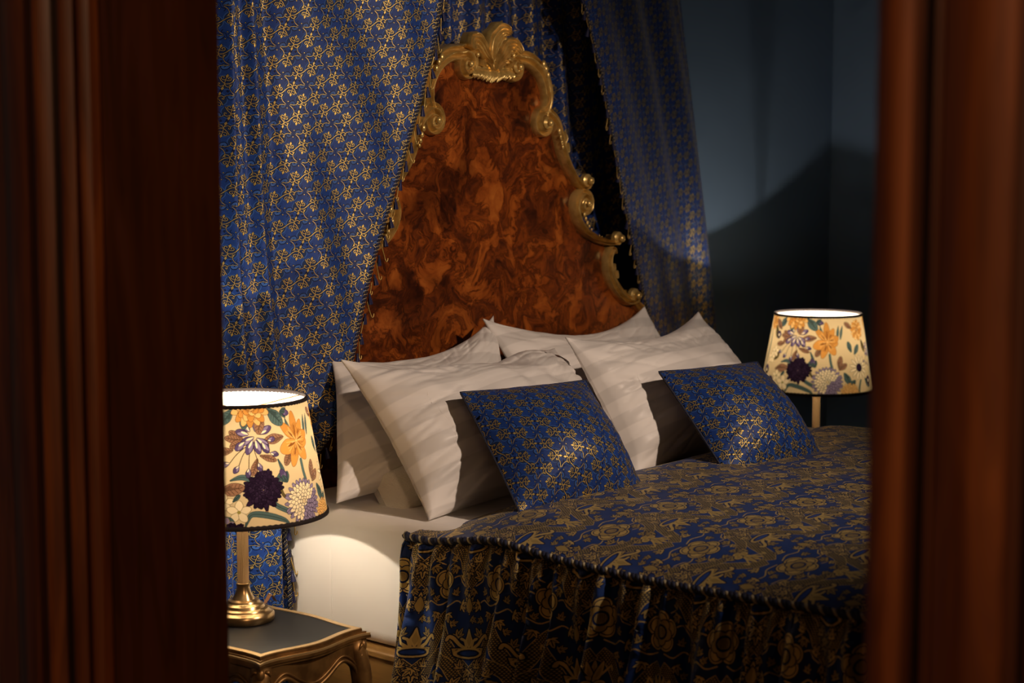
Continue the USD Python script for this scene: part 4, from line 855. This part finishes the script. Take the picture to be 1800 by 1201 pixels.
# ---------------------------------------------------------------- night tables
def serpentine(w, d, off=0., n=28):
    """Plan of the table top: pointed corners, bowed sides."""
    def side(a, b, amp):
        a, b = A(a, float), A(b, float); t = np.linspace(0, 1, n, endpoint=False); dr = (b-a)/np.linalg.norm(b-a); nn = A([dr[1], -dr[0]])
        return a+(b-a)*t[:, None]+nn*(amp*(np.cos((t-.5)*2*PI*1.0)*.5+.5)**1.3-.010*np.sin(t*PI)**.5)[:, None]
    x, y = w/2, d/2
    p = np.vstack([side((-x, -y), (x, -y), .022), side((x, -y), (x, y), .014), side((x, y), (-x, y), .004), side((-x, y), (-x, -y), .014)])
    return Polygon(p).buffer(off, join_style='mitre')
def make_table(label, loc, H):
    w, d = .275, .305
    t = thing('night_table', label, 'table', loc, 0, 'bedside tables')
    P0 = serpentine(w, d)
    lay = [(0., -.024, .006), (.004, -.018, .006), (.0, -.012, .007), (-.004, -.005, .005)]
    rimm = [extrude(serpentine(w, d, o), h) for o, z, h in lay]
    for m_, (o, z, h) in zip(rimm, lay): m_.apply_translation((0, 0, H+z))
    top = obj('table_top', cat(*rimm), M['bronze_gilt'], t, 30)
    ringp = serpentine(w, d, -.0045).difference(serpentine(w, d, -.0165)); m_ = extrude(ringp, .0040); m_.apply_translation((0, 0, H-.0022)); obj('gilded_rim', m_, M['pale_gilt'], top, 30)
    ringp = serpentine(w, d, .0035).difference(serpentine(w, d, -.0015)); m_ = extrude(ringp, .006); m_.apply_translation((0, 0, H-.014)); obj('gilded_edge', m_, M['pale_gilt'], top, 30)
    m_ = extrude(serpentine(w, d, -.017), .003); m_.apply_translation((0, 0, H-.0022)); obj('leather_inset', m_, M['leather'], top, 30, label='black leather writing surface')
    a0, z0 = .016, H-.026
    def apron(a, b):
        a, b = A(a, float), A(b, float); L = np.linalg.norm(b-a); dr = (b-a)/L; nn = A([dr[1], -dr[0]])
        s = np.linspace(0, 1, 41); low = .036+.028*np.exp(-((s-.5)/.20)**2)-.010*np.exp(-((s-.2)/.1)**2)-.010*np.exp(-((s-.8)/.1)**2)+.05*np.exp(-np.minimum(s, 1-s)/.05)
        poly = Polygon(np.vstack([np.stack([s*L, -low], 1), [(L, 0), (0, 0)]])); m_ = extrude(poly.buffer(0), .012)
        bead = [tube(np.stack([s*L, -low+o, np.full_like(s, .0125)], 1), r_, 8) for o, r_ in ((.0035, .0042), (.013, .0028))]
        Mx = np.eye(4); Mx[:3, 0] = [dr[0], dr[1], 0]; Mx[:3, 1] = [0, 0, 1]; Mx[:3, 2] = [nn[0], nn[1], 0]; Mx[:3, 3] = [a[0], a[1], z0]
        m_.apply_transform(Mx); bd = cat(*bead); bd.apply_transform(Mx); return m_, bd
    x, y = w/2-a0, d/2-a0
    for a, b in (((-x, -y), (x, -y)), ((x, -y), (x, y)), ((x, y), (-x, y)), ((-x, y), (-x, -y))):
        m_, bd = apron(a, b); ap = obj('apron', m_, M['bronze_gilt'], t, 30); obj('apron_bead', bd, M['bronze_gilt'], ap, True)
    for sx, sy in ((-1, -1), (1, -1), (1, 1), (-1, 1)):
        zs = np.linspace(0, 1, 26); prof = spline([(.000, 0), (.010, .10), (.013, .22), (.004, .45), (-.010, .72), (-.006, .92), (.006, .985), (.010, 1.)], 26)
        path = np.stack([sx*(x-.004+np.interp(zs, prof[:, 1], prof[:, 0])), sy*(y-.004+np.interp(zs, prof[:, 1], prof[:, 0])), z0*(1-zs)+.0008], 1)
        r_ = np.interp(zs, [0, .15, .3, .6, .9, 1], [.020, .021, .016, .011, .010, .014])
        lg = obj('leg', tube(path, r_, 14), M['bronze_gilt'], t, True)
        kn = []
        for k in range(5):
            zz_ = z0-.008-.020*k; rr_ = .0085-.001*k
            b = trimesh.creation.icosphere(2, rr_); b.apply_scale((1, 1, 1.5)); o = .020+.004*math.sin(k*1.3); b.apply_translation((sx*(x-.004+o*.72), sy*(y-.004+o*.72), zz_)); kn.append(b)
            for sd in (1, -1):
                p0 = A([sx*(x+.006), sy*(y+.006), zz_]); e = A([sx*.5, -sy*.5, 0])*sd
                kn.append(tube(spline([p0, p0+e*.018+A([sx*.003, sy*.003, .006]), p0+e*.026+A([0, 0, -.004])], 8), [.004, .0045, .004, .004, .0035, .003, .002, .001], 6))
        obj('carved_knee', cat(*kn), M['bronze_gilt'], lg, True)
    return t
tabL = make_table('small gilded night table with black leather top and serpentine edge, left of the bed', (-1.184, -.432, 0), TZ)
make_table('small gilded night table hidden beyond the far side of the bed', (1.15, -.365, 0), TZ+.008)
s = np.linspace(0, 1, 14); q = spline([(-1.078, -.312, TZ+.004), (-1.060, -.306, TZ+.012), (-1.045, -.300, TZ+.020), (-1.037, -.300, TZ+.014), (-1.034, -.302, TZ+.005)], 14)
wv = np.interp(s, [0, .3, 1], [.002, .008, .012]); v = np.vstack([np.stack([q[:, 0]+o*.4*wv, q[:, 1]+o*wv, q[:, 2]+h], 1) for o, h in ((-1, 0), (1, 0), (1, .0016), (-1, .0016))])
f = np.vstack([np.vstack([[a*14+i, b*14+i, b*14+i+1], [a*14+i, b*14+i+1, a*14+i+1]]) for a, b in ((0, 1), (1, 2), (2, 3), (3, 0)) for i in range(13)])
tg = thing('luggage_tag', 'small brown leather tag curling up at the back edge of the night table', 'tag')
tm = trimesh.Trimesh(v, f, process=False); tm.fix_normals(); obj('strap', tm, M['tag'], tg, True)
eye = trimesh.creation.torus(.0028, .0008); eye.apply_translation((-1.046, -.300, TZ+.0222)); obj('eyelet', eye, M['brass'], tg, True)
